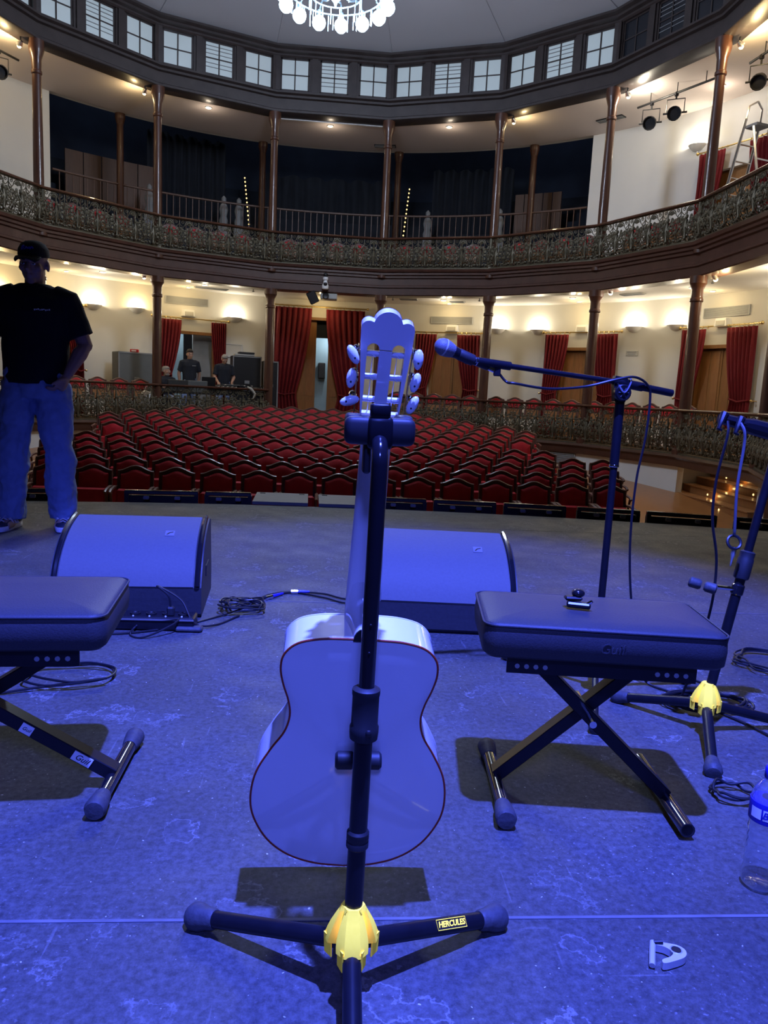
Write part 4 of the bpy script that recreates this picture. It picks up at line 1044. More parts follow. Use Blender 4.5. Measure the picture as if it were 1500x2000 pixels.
# ------------------------------------------------------------------ sound desk on the lower gallery, left
def sound_desk():
    root = thing('desk', 'long black-covered desk carrying the sound equipment behind the left railing', 'desk', P(-21, 7.95, ZT))
    m = MB(); arc_slab(m, -31.5, -11.5, 7.55, 8.25, 0.78, 0.82, 6); m.build('desktop', 'black', root)
    for a in (-31, -24.5, -18, -12):
        m = MB(); m.box(P(a, 7.95, 0.43), (0.05, 0.05, 0.70)); m.build('leg', 'black', root)
    def at(a, R, z): return P(a, R, z)
    def device(name, label, cat, a, R, size, tilt, body, screen=False, knobs=0):
        t = thing(name, label, cat, at(a, R, 0.82), -RD(a)); w, d, h = size
        m = MB(); T = Matrix.Translation((0, 0, h/2+0.004)) @ Matrix.Rotation(RD(tilt), 4, 'X'); m.box((0, 0, 0), (w, d, h), T, bev=0.012); m.build('body', body, t, world=False)
        if screen: m = MB(); m.box((0, d/2+0.004, 0.01), (w*0.92, 0.006, h*0.82), T); m.build('screen', 'screen', t, world=False)
        for k in range(knobs):
            m = MB(); m.box((-w*0.42+w*0.84*k/max(1, knobs-1), -d*0.2+0.12*(k % 3)*d, h/2+0.012), (0.018, 0.03, 0.024), T, bev=0.004); m.build('fader', ('alu', 'plaster', 'stonegrey')[k % 3], t, world=False)
    device('computer_monitor', 'flat grey-blue screen on the sound desk before the seated man', 'monitor', -28.0, 7.85, (0.62, 0.05, 0.30), -8, 'black', True)
    device('computer_monitor', 'dark screen at the middle of the sound desk', 'monitor', -24.6, 7.85, (0.52, 0.05, 0.30), 6, 'greybox', True)
    device('laptop', 'black laptop lid beside the standing technician', 'laptop', -22.3, 7.95, (0.36, 0.04, 0.42), 10, 'black', True)
    device('mixing_console', 'black mixing console with rows of faders', 'mixer', -18.9, 7.9, (0.60, 0.42, 0.18), 14, 'black', False, 14)
    device('lighting_console', 'black lighting console at the right end of the desk', 'mixer', -14.0, 7.9, (0.62, 0.42, 0.16), 14, 'black', False, 12)
    device('touch_screen', 'thin dark screen raised over the mixing console', 'monitor', -17.3, 8.05, (0.60, 0.05, 0.26), 25, 'black', True)
    for k, a in enumerate((-20.4, -16.6, -15.2, -12.6)):
        t = thing('gooseneck_lamp', 'thin gooseneck lamp on the sound desk, %s from the left' % ORD[k], 'lamp', P(a, 7.75, 0.82)); m = MB()
        p0 = P(a, 7.75, 0.82); m.pipe(catmull([p0, p0+Vector((0, 0, 0.16)), p0+Vector((0.06, -0.02, 0.26)), p0+Vector((0.13, -0.04, 0.24))], 5), 0.008, 5); m.build('neck', 'blacksatin', t)
        m = MB(); m.ball(p0+Vector((0.14, -0.04, 0.235)), (0.03, 0.015, 0.015), 8, 5); m.build('head', 'alu', t)
    t = thing('cloth_bundle', 'yellowish cloth tied on the rail by the sound desk', 'cloth', pol(-1, 0.83, -0.08, 0.98)); m = MB(); p = pol(-1, 0.83, -0.15, 0.98)
    m.pipe([p+Vector((-0.1, 0, 0.05)), p+Vector((0, -0.03, 0)), p+Vector((0.1, 0, -0.12)), p+Vector((0.05, -0.02, -0.25))], [0.02, 0.04, 0.03, 0.012], 7); m.build('fabric', 'sign', t)
    t = thing('white_bag', 'pale crumpled bag hanging behind the left railing', 'bag', pol(-2, 0.92, 0.2, 0.5)); m = MB(); p = pol(-2, 0.92, 0.12, 0.62); m.ball(p, (0.17, 0.08, 0.22), 10, 8); m.build('sack', 'white', t)
    m = MB(); m.pipe([p+Vector((-0.05, 0, 0.2)), p+Vector((0, 0, 0.34)), p+Vector((0.05, 0, 0.2))], 0.012, 5); m.build('handle', 'white', t)
sound_desk()
def flight_case(c, size, rz, label, lid=True):
    t = thing('flight_case', label, 'case', (c[0], c[1], c[2]), rz); w, d, h = size
    m = MB(); m.box((0, 0, h/2), size, bev=0.015); m.build('body', 'greybox' if 'grey' in label else 'black', t, world=False)
    m = MB()
    for z in (0.02, h-0.02): m.box((0, -d/2-0.004, z), (w, 0.012, 0.03)); 
    for x in (-w/2+0.015, w/2-0.015): m.box((x, -d/2-0.004, h/2), (0.03, 0.012, h))
    m.build('edge_trim', 'stonegrey', t, world=False)
    m = MB(); m.box((0, -d/2-0.01, h*0.6), (0.14, 0.02, 0.09), bev=0.008); m.build('latch', 'stonegrey', t, world=False)
    return t
flight_case((-2.25, 22.35, ZT), (0.80, 0.6, 1.80), RD(14), 'tall black equipment case behind the sound desk')
flight_case((-1.58, 22.45, ZT), (0.42, 0.55, 1.70), RD(11), 'narrower black equipment case beside the column at the central entrance')
flight_case((-5.05, 21.05, ZT), (0.95, 0.5, 1.70), RD(33), 'wide grey metal cabinet left of the lower column', False)
t = thing('red_box', 'small red box on top of the grey cabinet', 'box', (-5.0, 21.05, ZT+1.70)); m = MB(); m.box((-5.0, 20.98, ZT+1.74), (0.2, 0.14, 0.08), bev=0.01); m.build('carton', 'velvet', t); m = MB(); m.box((-5.0, 20.905, ZT+1.74), (0.12, 0.01, 0.03)); m.build('print', 'white', t)
t = thing('rack_units', 'stack of slim devices lying on the tall black case', 'device', (-2.3, 22.3, ZT+1.8))
for k in range(2):
    m = MB(); m.box((-2.3+0.06*k, 22.28, ZT+1.83+0.055*k), (0.55-0.12*k, 0.35, 0.05), rz=RD(14), bev=0.008); m.build('unit', ('grille', 'black')[k], t)
# framed notice board on the wall right of the open door
t = thing('notice_frame', 'thin white frame on the wall above the black case', 'frame', P(-15.6, RW-0.02, 2.05), RD(15.6))
m = MB()
for x, z, w, h in ((0, 0.18, 0.52, 0.02), (0, -0.18, 0.52, 0.02), (-0.25, 0, 0.02, 0.38), (0.25, 0, 0.02, 0.38)): m.box((x, -0.01, z), (w, 0.02, h))
m.build('frame', 'white', t, world=False); m = MB(); m.box((0, 0.0, 0), (0.5, 0.008, 0.36)); m.build('sheet', 'wall', t, world=False)

downlight(P(1.0, 10.7, 2.85), 'added unseen lamp brightening the lobby beyond the central entrance', e=22, col=(0.85, 0.95, 1.0))  # added lamp, brightens the lobby wall in the door gap
downlight(P(-24.0, 10.7, 2.88), 'added unseen lamp brightening the corridor beyond the open door', e=14, col=(0.85, 0.95, 1.0))  # likewise added, so the corridor wall is not black
for k, a in enumerate((-30.0, -2.0, 30.0)):  # added fill lamps that lift the dark amphitheatre
    downlight(P(a, 12.9, 10.9), 'added unseen fill lamp in the amphitheatre ceiling, %s from the left' % ORD[k], e=16, col=(0.6, 0.75, 1.0))
# ------------------------------------------------------------------ guitar
GT = 10.5
def guitar_frame():
    v = Vector((0.027, -sin(RD(GT)), cos(RD(GT)))).normalized(); n = Vector((0, -1, 0)); n = (n-v*n.dot(v)).normalized(); x = v.cross(n)
    B = Vector((0.069, 1.395, 0.078))
    return Matrix(((x.x, v.x, n.x, B.x), (x.y, v.y, n.y, B.y), (x.z, v.z, n.z, B.z), (0, 0, 0, 1)))
def guitar():
    GM = guitar_frame()
    t = thing('guitar', 'glossy pale classical guitar hanging on the stand with its back to the camera', 'guitar', (0.069, 1.395, 0.0))
    half = [(0.0, 0.0), (0.055, 0.005), (0.108, 0.024), (0.150, 0.060), (0.1775, 0.112), (0.1845, 0.160), (0.176, 0.215), (0.152, 0.265), (0.128, 0.305), (0.1195, 0.340),
            (0.1235, 0.372), (0.134, 0.405), (0.140, 0.437), (0.135, 0.466), (0.113, 0.488), (0.075, 0.4985), (0.034, 0.501), (0.0, 0.501)]
    hp = catmull([Vector((x, y, 0)) for x, y in half], 5)
    out = [(p.x, p.y) for p in hp]+[(-p.x, p.y) for p in hp[-2:0:-1]]
    D = 0.095
    def ring(k, n): return [GM @ Vector((x*k, 0.24+(y-0.24)*k, n)) for x, y in out]
    m = MB(); m.loft([ring(1, -D), ring(1, 0)], cap=False); m.build('side_panel', 'guitar', t, smooth=50)
    m = MB(); m.loft([ring(1.002, 0.0), ring(0.985, 0.0015), ring(0.8, 0.0045), ring(0.5, 0.0075), ring(0.15, 0.009)]); m.build('back_plate', 'guitar', t, smooth=50)
    m = MB(); m.loft([ring(1.004, -D-0.003), ring(1.004, -D)]); m.build('soundboard', 'guitar', t)
    m = MB(); m.pipe([GM @ Vector((x*1.004, 0.24+(y-0.24)*1.003, 0.0005)) for x, y in out], 0.0021, 6, closed=True); m.build('binding', 'binding', t)
    # neck, heel, fingerboard
    rings = []
    for v, hw, dp in ((0.48, 0.031, 0.026), (0.56, 0.0305, 0.024), (0.7, 0.028, 0.022), (0.84, 0.0265, 0.021), (0.87, 0.029, 0.024)):
        rings.append([GM @ Vector((hw*cos(pi*k/10), v, -D-0.002+dp*sin(pi*k/10))) for k in range(11)])
    m = MB(); m.loft(rings); m.build('neck', 'guitar', t, smooth=60)
    rings = []
    for n, v0, w in ((-D+0.015, 0.60, 0.030), (-0.065, 0.555, 0.0265), (-0.04, 0.535, 0.021), (-0.015, 0.524, 0.017), (0.0, 0.520, 0.0155)):
        rings.append([GM @ Vector((w*cos(pi*k/8), 0.498+(v0-0.498)*sin(pi*k/8), n)) for k in range(9)])
    m = MB(); m.loft(rings); hl = m.build('heel', 'guitar', t, smooth=60)
    m = MB(); m.loft([[GM @ Vector((0.0165*cos(pi*k/8), 0.499+0.024*sin(pi*k/8), n)) for k in range(9)] for n in (0.0, 0.004)]); m.build('heel_cap', 'black', hl)
    m = MB(); m.loft([[GM @ Vector((s*hw, v, -D-z)) for s, z in ((-1, 0.002), (1, 0.002), (1, 0.009), (-1, 0.009))] for v, hw in ((0.40, 0.031), (0.855, 0.026))]); m.build('fingerboard', 'black', t)
    # headstock, tilted back towards the camera
    HM = GM @ Matrix.Translation((0, 0.862, -D-0.002)) @ Matrix.Rotation(RD(13), 4, 'X')
    T0, T1 = -0.004, 0.017
    hs = MB()
    def side(v): return 0.0305+0.0115*min(1, v/0.15)
    so, si = 0.0305, 0.0105
    for s in (-1, 1):
        pl = [(s*so, 0.03), (s*(so+0.0), 0.155), (s*side(0.155), 0.155), (s*side(0.03), 0.03)]
        hs.prism(pl if s < 0 else pl, T0, T1, HM)
    hs.prism([(-si, 0.03), (si, 0.03), (si, 0.145), (-si, 0.145)], T0, T1, HM)
    hs.prism([(-side(0), -0.01), (side(0), -0.01), (side(0.03), 0.03), (-side(0.03), 0.03)], T0, T1, HM)
    # crest: three lobes on top, arched slot heads below
    top = []
    def arc(cx, cy, r, a0, a1, k=8): return [(cx+r*cos(RD(a0+(a1-a0)*i/k)), cy+r*sin(RD(a0+(a1-a0)*i/k))) for i in range(k+1)]
    crest = [(-0.042, 0.155)]
    crest += [(-so, 0.155)]+arc(-(so+si)/2, 0.147, (so-si)/2, 180, 0)[1:-1]+[(-si, 0.147)]
    crest += [(si, 0.147)]+arc((so+si)/2, 0.147, (so-si)/2, 180, 0)[1:-1]+[(so, 0.155), (0.042, 0.155)]
    crest += arc(0.0305, 0.181, 0.0125, -5, 118)+arc(0.0, 0.186, 0.0235, 14, 166, 12)+arc(-0.0305, 0.181, 0.0125, 62, 185)
    hs.prism(crest, T0, T1, HM)
    h = hs.build('headstock', 'guitar', t, smooth=40)
    m = MB(); m.prism([(x*0.995, y) for x, y in crest], T0-0.003, T0, HM); m.build('head_veneer', 'black', h)
    for s in (-1, 1):
        m = MB(); m.prism([(s*0.0415, 0.03), (s*0.0435, 0.03), (s*0.0450, 0.15), (s*0.0432, 0.15)], 0.002, 0.012, HM); m.build('tuner_plate', 'brass', h)
        for k, v in enumerate((0.056, 0.096, 0.136)):
            m = MB(); m.pipe([HM @ Vector((s*(si-0.002), v, 0.006)), HM @ Vector((s*(so+0.002), v, 0.006))], 0.005, 10); rl = m.build('roller', 'pearl', h)
            m = MB(); m.pipe([HM @ Vector((s*0.020, v, 0.0114+0.0003*i)) + Vector((0.004*cos(i*1.3), 0, 0.004*sin(i*0.9)))*(i/5) for i in range(6)], 0.0007, 4); m.build('string_end', 'nylon', h)
            m = MB(); m.pipe([HM @ Vector((s*0.020, v, 0.002)), HM @ Vector((s*0.0195, -0.005, -0.006))], 0.0006, 4); m.build('string', 'nylon', h)
            pu = HM @ Vector((s*0.0475, v+0.008, 0.004)); pb = HM @ Vector((s*0.0485, v+0.006, 0.026))
            m = MB(); m.lathe([(0.004, 0.0), (0.006, 0.002), (0.006, 0.006), (0.003, 0.008), (0.003, 0.022)], 8, M=look(pu, pb)); m.build('worm_shaft', 'chrome', h)
            m = MB(); m.lathe([(0.0075, -0.002), (0.0075, 0.006)], 10, M=HM @ Matrix.Translation((s*0.0465, v-0.002, 0.007)) @ Matrix.Rotation(RD(90), 4, 'Y')); m.build('gear', 'brass', h)
            rot = ((75, 8, -28), (28, 16, 4))[0 if s < 0 else 1][k]
            BM = Matrix.Translation(pb+Vector((s*0.004, -0.002, -0.003))) @ Matrix.Rotation(RD(rot), 4, 'Y')
            m = MB(); m.ball((0, 0, 0), (0.0082, 0.0062, 0.0165), 12, 8, BM); b = m.build('tuner_button', 'pearl', h)
            m = MB(); m.ball((0, -0.0062, -0.006), (0.0016, 0.001, 0.0016), 6, 4, BM); m.build('screw', 'black', b)
    m = MB(); m.pipe([HM @ Vector(p) for p in catmull([(0.017, 0.056, 0.012), (0.006, 0.048, 0.02), (-0.008, 0.044, 0.022), (-0.012, 0.034, 0.02), (-0.012, 0.024, 0.019)], 5)], 0.0008, 5); m.build('string_curl', 'nylon', h)
    # small white sticker marks on the back
    m = MB(); m.prism([(-0.006, 0.0), (0.006, 0.0), (0.003, 0.007), (0.0, 0.028), (-0.003, 0.007)], 0.0, 0.0006, GM @ Matrix.Translation((0.024, 0.20, 0.0095))); m.build('back_mark', 'white', t)
guitar()

# ------------------------------------------------------------------ tripod guitar stands
def yellow_hub(m, axis_M, dirs, ztop=0.164, zbot=0.098):
    """finned hub: a flat rib above each leg, its side flanges sweeping out and down over the leg"""
    prof = ((0.0, 0.0175, 0.0095, 0.0), (0.12, 0.0210, 0.0115, 0.005), (0.3, 0.0275, 0.013, 0.009), (0.5, 0.0345, 0.014, 0.0125), (0.7, 0.0400, 0.0148, 0.0150), (0.85, 0.0435, 0.015, 0.0155), (1.0, 0.0455, 0.015, 0.0150))
    rings = []
    for f, r, w, fl in prof:
        z = ztop+(zbot-ztop)*f; ring = []; rv = 0.0165+0.004*f
        for a in dirs:
            d = Vector((cos(a), sin(a), 0)); e = Vector((-sin(a), cos(a), 0)); c = Vector((cos(a+pi/3), sin(a+pi/3), 0))
            ring += [d*(r-fl*0.9)-e*(w+fl*0.75), d*(r-0.0025)-e*(w+0.001), d*r-e*(w-0.002), d*r+e*(w-0.002), d*(r-0.0025)+e*(w+0.001), d*(r-fl*0.9)+e*(w+fl*0.75), c*rv]
        rings.append([axis_M @ (p+Vector((0, 0, z))) for p in ring])
    m.loft(rings, cap=True)
    # flange tips hanging below the rib on both sides of each leg
    for a in dirs:
        d = Vector((cos(a), sin(a), 0)); e = Vector((-sin(a), cos(a), 0))
        for s in (-1, 1):
            q = [d*0.026+e*s*0.0245, d*0.0445+e*s*0.0165, d*0.0445+e*s*0.0140, d*0.026+e*s*0.0215]
            m.loft([[axis_M @ (p*(1-0.04*k)+Vector((0, 0, zbot+0.010-0.036*k))) for p in q] for k in (0, 1)])
def tripod_stand(name, label, hub, top, dirs, L, badge=False):
    hub = Vector(hub); top = Vector(top); t = thing(name, label, 'guitar stand', (hub.x, hub.y, 0))
    A = Matrix.Translation((hub.x, hub.y, 0))
    m = MB(); yellow_hub(m, A, dirs); m.build('hub', 'yellow', t, smooth=18)
    for a in dirs:
        d = Vector((cos(a), sin(a), 0)); p0 = hub+d*0.03; p0.z = 0.090; p1 = hub+d*(L-0.03); p1.z = 0.026
        m = MB(); m.pipe([p0, p1], 0.0155, 14); lg = m.build('leg', 'blacksatin', t)
        e = (p1-p0).normalized(); q = p1-e*0.012
        m = MB(); m.lathe([(0.0165, 0.0), (0.019, 0.004), (0.0205, 0.02), (0.025, 0.034), (0.026, 0.05), (0.020, 0.060), (0.010, 0.063)], 14, M=look(q, q+e)); m.build('rubber_foot', 'rubber', lg)
        if badge and cos(a) > 0.3:
            x = e; n = Vector((0, -0.70, 0.72)); n = (n-x*n.dot(x)).normalized(); y = n.cross(x)
            c = p0.lerp(p1, 0.66)+n*0.0150
            M = Matrix(((x.x, y.x, n.x, c.x), (x.y, y.y, n.y, c.y), (x.z, y.z, n.z, c.z), (0, 0, 0, 1))) 
            loc = Matrix.Translation(-wloc(t)) @ M
            tm = text_mesh('HERCULES', 0.0135, 0.0008, 0.25, 0.0004); tm.materials.clear(); tm.materials.append(MATS['yellow'])
            obj('lettering', tm, lg, M=loc)
            w, h = 0.0345, 0.0085; m = MB()
            m.pipe([M @ Vector(p) for p in ((-w, -h, 0.0006), (w, -h, 0.0006), (w, h, 0.0006), (-w, h, 0.0006))], 0.0007, 5, closed=True); m.build('badge_outline', 'yellow', lg)
            m = MB(); m.box((0, 0, -0.0012), (2*w, 2*h, 0.002), M); m.build('badge_plate', 'black', lg)
    ax = (top-hub).normalized()
    return t, ax
DIR1 = [RD(-90-1), RD(-90+119), RD(-90-121)]
def main_stand():
    hub = Vector((0.078, 1.158, 0.10)); top = Vector((0.088, 1.165, 0.925))
    t, ax = tripod_stand('guitar_stand', 'black tripod guitar stand with a yellow hub holding the pale guitar', hub, top, DIR1, 0.325, True)
    def at(z): return hub+ax*((z-0.10)/ax.z)
    m = MB(); m.pipe([at(0.10), at(0.50)], 0.0150, 18); m.build('lower_pole', 'blacksatin', t)
    m = MB(); m.lathe([(0.0155, 0.0), (0.0185, 0.003), (0.0185, 0.012), (0.0175, 0.014), (0.0185, 0.016), (0.0185, 0.028), (0.0155, 0.032)], 18, M=look(at(0.265), at(0.5))); m.build('stop_ring', 'rubberdark', t)
    m = MB(); m.lathe([(0.016, -0.004), (0.0225, 0.0), (0.0235, 0.01), (0.0235, 0.02), (0.0215, 0.024), (0.0215, 0.070), (0.0225, 0.074), (0.0225, 0.082), (0.016, 0.086)], 20, M=look(at(0.455), at(0.6))); cl = m.build('clutch', 'rubberdark', t)
    m = MB(); m.ball(at(0.472)+Vector((0.006, -0.0225, 0)), (0.006, 0.004, 0.006), 8, 5); m.build('clutch_button', 'black', cl)
    up = [at(0.5), at(0.7), at(0.86), at(0.895)]; b = at(0.895)
    for k in range(1, 9):
        a = RD(90*k/8); up.append(b+Vector((0, 0.032*(1-cos(a)), 0.032*sin(a))))
    up.append(up[-1]+Vector((0, 0.03, 0.0)))
    m = MB(); m.pipe(up, 0.0128, 18); m.build('upper_pole', 'blackgloss', t, smooth=60)
    for z in (0.60, 0.645):
        m = MB(); m.ball(at(z)+Vector((0.0, -0.0125, 0)), (0.0022, 0.0012, 0.0022), 6, 4); m.build('rivet', 'black', t)
    # yoke
    c = Vector((0.0885, 1.218, 0.945))
    m = MB(); m.rbox(c+Vector((0, -0.008, -0.004)), (0.040, 0.05, 0.052), e=0.3); m.rbox(c+Vector((-0.001, -0.018, 0.030)), (0.032, 0.028, 0.022), e=0.3); y = m.build('yoke_housing', 'blacksatin', t)
    m = MB(); m.box(c+Vector((-0.018, 0.01, -0.045)), (0.012, 0.04, 0.05), bev=0.003); m.build('gate_lever', 'rubberdark', t)
    for s in (-1, 1):
        m = MB(); m.rbox(c+Vector((s*0.031, -0.006, -0.002)), (0.050, 0.042, 0.044)); m.rbox(c+Vector((s*0.0405, 0.035, 0.006)), (0.028, 0.09, 0.036)); m.build('yoke_arm', 'rubberdark', t, smooth=60)
    # body rest: arm and padded bar
    a = at(0.355); q = Vector((0.086, 1.322, 0.335))
    m = MB(); m.pipe([a+Vector((0, 0.012, 0)), q], 0.006, 8); m.build('rest_arm', 'blacksatin', t)
    for s in (-1, 1):
        m = MB(); m.pipe([q+Vector((s*0.006, 0, 0)), q+Vector((s*0.012, 0, 0)), q+Vector((s*0.038, 0, 0)), q+Vector((s*0.0425, 0, 0))], [0.011, 0.0165, 0.0165, 0.012], 16); m.build('rest_pad', 'rubberdark', t)
    m = MB(); m.ball(q+Vector((-0.004, -0.012, -0.03)), (0.006, 0.004, 0.018), 8, 6); m.build('rest_label', 'white', t)
main_stand()
DIR2 = [RD(-112), RD(8), RD(128)]
def side_stand():
    hub = Vector((1.222, 2.195, 0.10)); top = Vector((1.372, 2.22, 0.95))
    t, ax = tripod_stand('guitar_stand', 'empty black tripod guitar stand with a yellow hub at the right edge', hub, top, DIR2, 0.30)
    def at(z): return hub+ax*((z-0.10)/ax.z)
    m = MB(); m.pipe([at(0.10), at(0.54)], 0.0150, 16); m.build('lower_pole', 'blacksatin', t)
    m = MB(); m.lathe([(0.016, -0.004), (0.0225, 0.0), (0.0235, 0.01), (0.0235, 0.06), (0.0215, 0.064), (0.0225, 0.082), (0.016, 0.086)], 18, M=look(at(0.498), at(0.7))); m.build('clutch', 'rubberdark', t)
    m = MB(); m.pipe([at(0.54), at(0.94)], 0.0128, 16); m.build('upper_pole', 'blacksatin', t)
    m = MB(); m.lathe([(0.0155, 0), (0.019, 0.004), (0.019, 0.03), (0.0155, 0.034)], 16, M=look(at(0.445), at(0.6))); m.build('stop_ring', 'blackgloss', t)
    a = at(0.462); q = Vector((1.165, 2.19, 0.475))
    m = MB(); m.pipe([a, q+Vector((0.012, 0, 0))], 0.007, 8); m.build('rest_arm', 'chrome', t)
    for s in (-1, 1):
        m = MB(); o = Vector((s*0.032, -s*0.016, s*-0.007)); m.pipe([q+o*0.12, q+o*0.3, q+o, q+o*1.12], [0.012, 0.0165, 0.0165, 0.011], 14); m.build('rest_pad', 'rubber', t)
    # head with two hooked prongs reaching left
    e = at(0.94); L = Vector((1.168, 2.205, 0.980))
    d = (L-e).normalized()
    m = MB(); m.pipe([e+Vector((0.03, 0, -0.02)), e-d*0.0, e+d*0.10, e+d*0.14], [0.02, 0.026, 0.024, 0.016], 10); m.build('yoke_housing', 'blacksatin', t)
    m = MB(); m.pipe([e+d*0.05, L], [0.021, 0.016], 8); m.build('neck_bar', 'blacksatin', t)
    for k in range(2):
        p = L+(e-L)*(0.02+0.27*k)+Vector((0, -0.012, 0.012)); m = MB(); m.pipe([p+Vector((0.018, 0.02, -0.004)), p, p+Vector((-0.012, -0.012, -0.022)), p+Vector((-0.022, -0.02, -0.042)), p+Vector((-0.012, -0.022, -0.046))], [0.012, 0.011, 0.008, 0.0065, 0.004], 8); m.build('yoke_arm', 'blacksatin', t)
    for k, o in enumerate(((0.02, -0.025, -0.02), (0.0, -0.026, 0.008), (0.03, -0.026, 0.0))):
        m = MB(); m.ball(e+Vector(o), 0.005, 6, 4); m.build('screw', 'chrome', t)
side_stand()

# ------------------------------------------------------------------ cables
def cable(name, pts, r, label, material='cable', n=8, extra=None, group=None):
    m = MB(); P0 = catmull(pts, n); m.pipe(P0, r, 7)
    o = m.build(name, material); tag(o, label, 'cable', group)
    return o
# clip-on microphone and its lead hanging from the empty stand
t = thing('clip_microphone', 'small clip-on microphone hanging by its lead from the empty guitar stand', 'microphone', (1.236, 2.18, 0.55))
m = MB(); m.pipe(catmull([(1.222, 2.185, 0.968), (1.228, 2.17, 0.945), (1.232, 2.17, 0.90), (1.226, 2.17, 0.78), (1.236, 2.175, 0.66), (1.240, 2.18, 0.635)], 6), 0.0045, 7); m.build('lead', 'cablelight', t)
m = MB(); m.pipe([Vector((1.240+0.021*cos(2*pi*k/14), 2.176+0.008*sin(2*pi*k/14), 0.612+0.019*sin(2*pi*k/14)+0.002)) for k in range(14)], 0.0045, 6, closed=True); m.build('clip_ring', 'black', t)
m = MB(); m.pipe([(1.243, 2.175, 0.60), (1.240, 2.175, 0.575), (1.239, 2.175, 0.565), (1.237, 2.175, 0.54)], [0.008, 0.007, 0.004, 0.0025], 8); m.build('capsule', 'chrome', t)
cable('microphone_cable', [(1.185, 2.19, 0.972), (1.178, 2.17, 0.93), (1.165, 2.18, 0.80), (1.172, 2.19, 0.68), (1.205, 2.2, 0.55), (1.216, 2.22, 0.40), (1.215, 2.28, 0.2), (1.22, 2.36, 0.03), (1.25, 2.42, 0.006), (1.33, 2.36, 0.006), (1.40, 2.24, 0.006), (1.46, 2.0, 0.006), (1.52, 1.75, 0.006), (1.62, 1.6, 0.006)], 0.0042, 'black cable hanging from the empty guitar stand and running over the floor')
def coil(c, R, n, label, r=0.0042, tail=None, ecc=0.75, seed=1, material='cable', rz=0.0, mess=0.3):
    rnd = random.Random(seed); pts = []
    for k in range(n*10):
        a = 2*pi*k/10; q = R*(1.08-mess+mess*rnd.random()); dx, dy = q*cos(a), q*ecc*sin(a)
        pts.append((c[0]+dx*cos(rz)-dy*sin(rz)+0.012*rnd.random(), c[1]+dx*sin(rz)+dy*cos(rz), 0.006+0.018*(k/(n*10))+0.04*mess*rnd.random()))
    if tail: pts += tail
    return cable('coiled_cable', pts, r, label, material, 4)
coil((-0.355, 3.42), 0.125, 6, 'tangled coil of black cable beside the left floor monitor', tail=[(-0.43, 3.3, 0.006), (-0.60, 3.12, 0.006), (-0.85, 3.02, 0.006), (-1.2, 3.05, 0.006)], seed=3, mess=0.75, ecc=0.85)
cable('power_cable', [(-0.60, 3.13, 0.09), (-0.61, 3.13, 0.14), (-0.66, 3.15, 0.175), (-0.56, 3.14, 0.12), (-0.50, 3.11, 0.03), (-0.42, 3.18, 0.006), (-0.34, 3.32, 0.006)], 0.0042, 'black power cable looping over the distribution box at the left monitor')
cable('signal_cable', [(-0.72, 3.12, 0.03), (-0.74, 3.03, 0.006), (-0.68, 2.99, 0.006), (-0.58, 3.05, 0.04), (-0.55, 3.12, 0.06)], 0.0042, 'thin cable bent around the distribution box by the left monitor')
for k, dy in enumerate((0.0, 0.035)):
    cable('floor_cable', [(-0.34+0.03*k, 3.50, 0.007), (-0.24, 3.64+dy, 0.007), (-0.12, 3.74+dy*0.3, 0.007), (0.03, 3.66+dy*2, 0.007), (0.2, 3.58+dy*2, 0.007), (0.6, 3.95+dy, 0.007)], 0.0045, 'black cable lying across the stage between the monitors, %s of two' % ('nearer', 'farther')[k])
for k, (p, q) in enumerate((((-0.245, 3.60, 0.012), (-0.19, 3.67, 0.012)), ((-0.13, 3.735, 0.012), (-0.065, 3.74, 0.012)))):
    t = thing('cable_connector', 'shiny metal cable connector on the floor, %s one' % ('left', 'right')[k], 'connector', p); p, q = Vector(p), Vector(q); m = MB()
    m.pipe([p, p.lerp(q, 0.5)], 0.0105, 10); m.build('shell', 'chrome', t); m = MB(); m.pipe([p.lerp(q, 0.5), q, q+(q-p)*0.4], [0.0095, 0.008, 0.005], 10); m.build('boot', 'gblue', t)
coil((1.335, 2.40), 0.15, 6, 'coil of black cable under the yellow-hubbed stand at the right', tail=[(1.45, 2.5, 0.006), (1.40, 2.65, 0.006), (1.2, 2.75, 0.006), (1.1, 2.62, 0.006)], ecc=0.55, seed=9)
coil((1.84, 2.82), 0.17, 3, 'loose coil of black cable at the right edge of the stage', ecc=0.9, seed=12)
coil((1.10, 1.80), 0.06, 2, 'small loop of cable behind the water bottle', ecc=0.8, seed=15, r=0.0038, tail=[(1.2, 1.78, 0.006), (1.4, 1.9, 0.006)])
coil((-0.82, 2.55), 0.16, 2, 'coil of black cable under the left bench', ecc=0.7, seed=21, tail=[(-1.0, 2.4, 0.006), (-1.3, 2.2, 0.006)])

# power distribution box in front of the left monitor
t = thing('distribution_box', 'low black power distribution box in front of the left floor monitor', 'power strip', (-0.68, 3.13, 0))
m = MB(); m.box((-0.68, 3.14, 0.030), (0.36, 0.10, 0.055), bev=0.006); m.build('housing', 'blacksatin', t)
m = MB(); m.box((-0.68, 3.088, 0.05), (0.36, 0.006, 0.008)); m.build('front_edge', 'chrome', t)
for k in range(5):
    m = MB(); m.lathe([(0.022, 0.0), (0.022, 0.006), (0.016, 0.006), (0.014, 0.002)], 12, M=Matrix.Translation((-0.81+0.065*k, 3.14, 0.058))); s = m.build('socket', 'black', t)
    m = MB(); m.ball((-0.81+0.065*k, 3.10, 0.060), 0.004, 6, 4); m.build('pilot_lamp', 'white', s)
m = MB(); m.box((-0.60, 3.13, 0.075), (0.03, 0.03, 0.04), bev=0.006); m.build('plug', 'rubberdark', t)
t = thing('cable_ramp', 'small flat black plug lying on the floor at the monitor corner', 'plug', (-0.52, 3.12, 0)); m = MB(); m.box((-0.52, 3.10, 0.012), (0.11, 0.05, 0.022), bev=0.008); m.build('body', 'rubber', t)

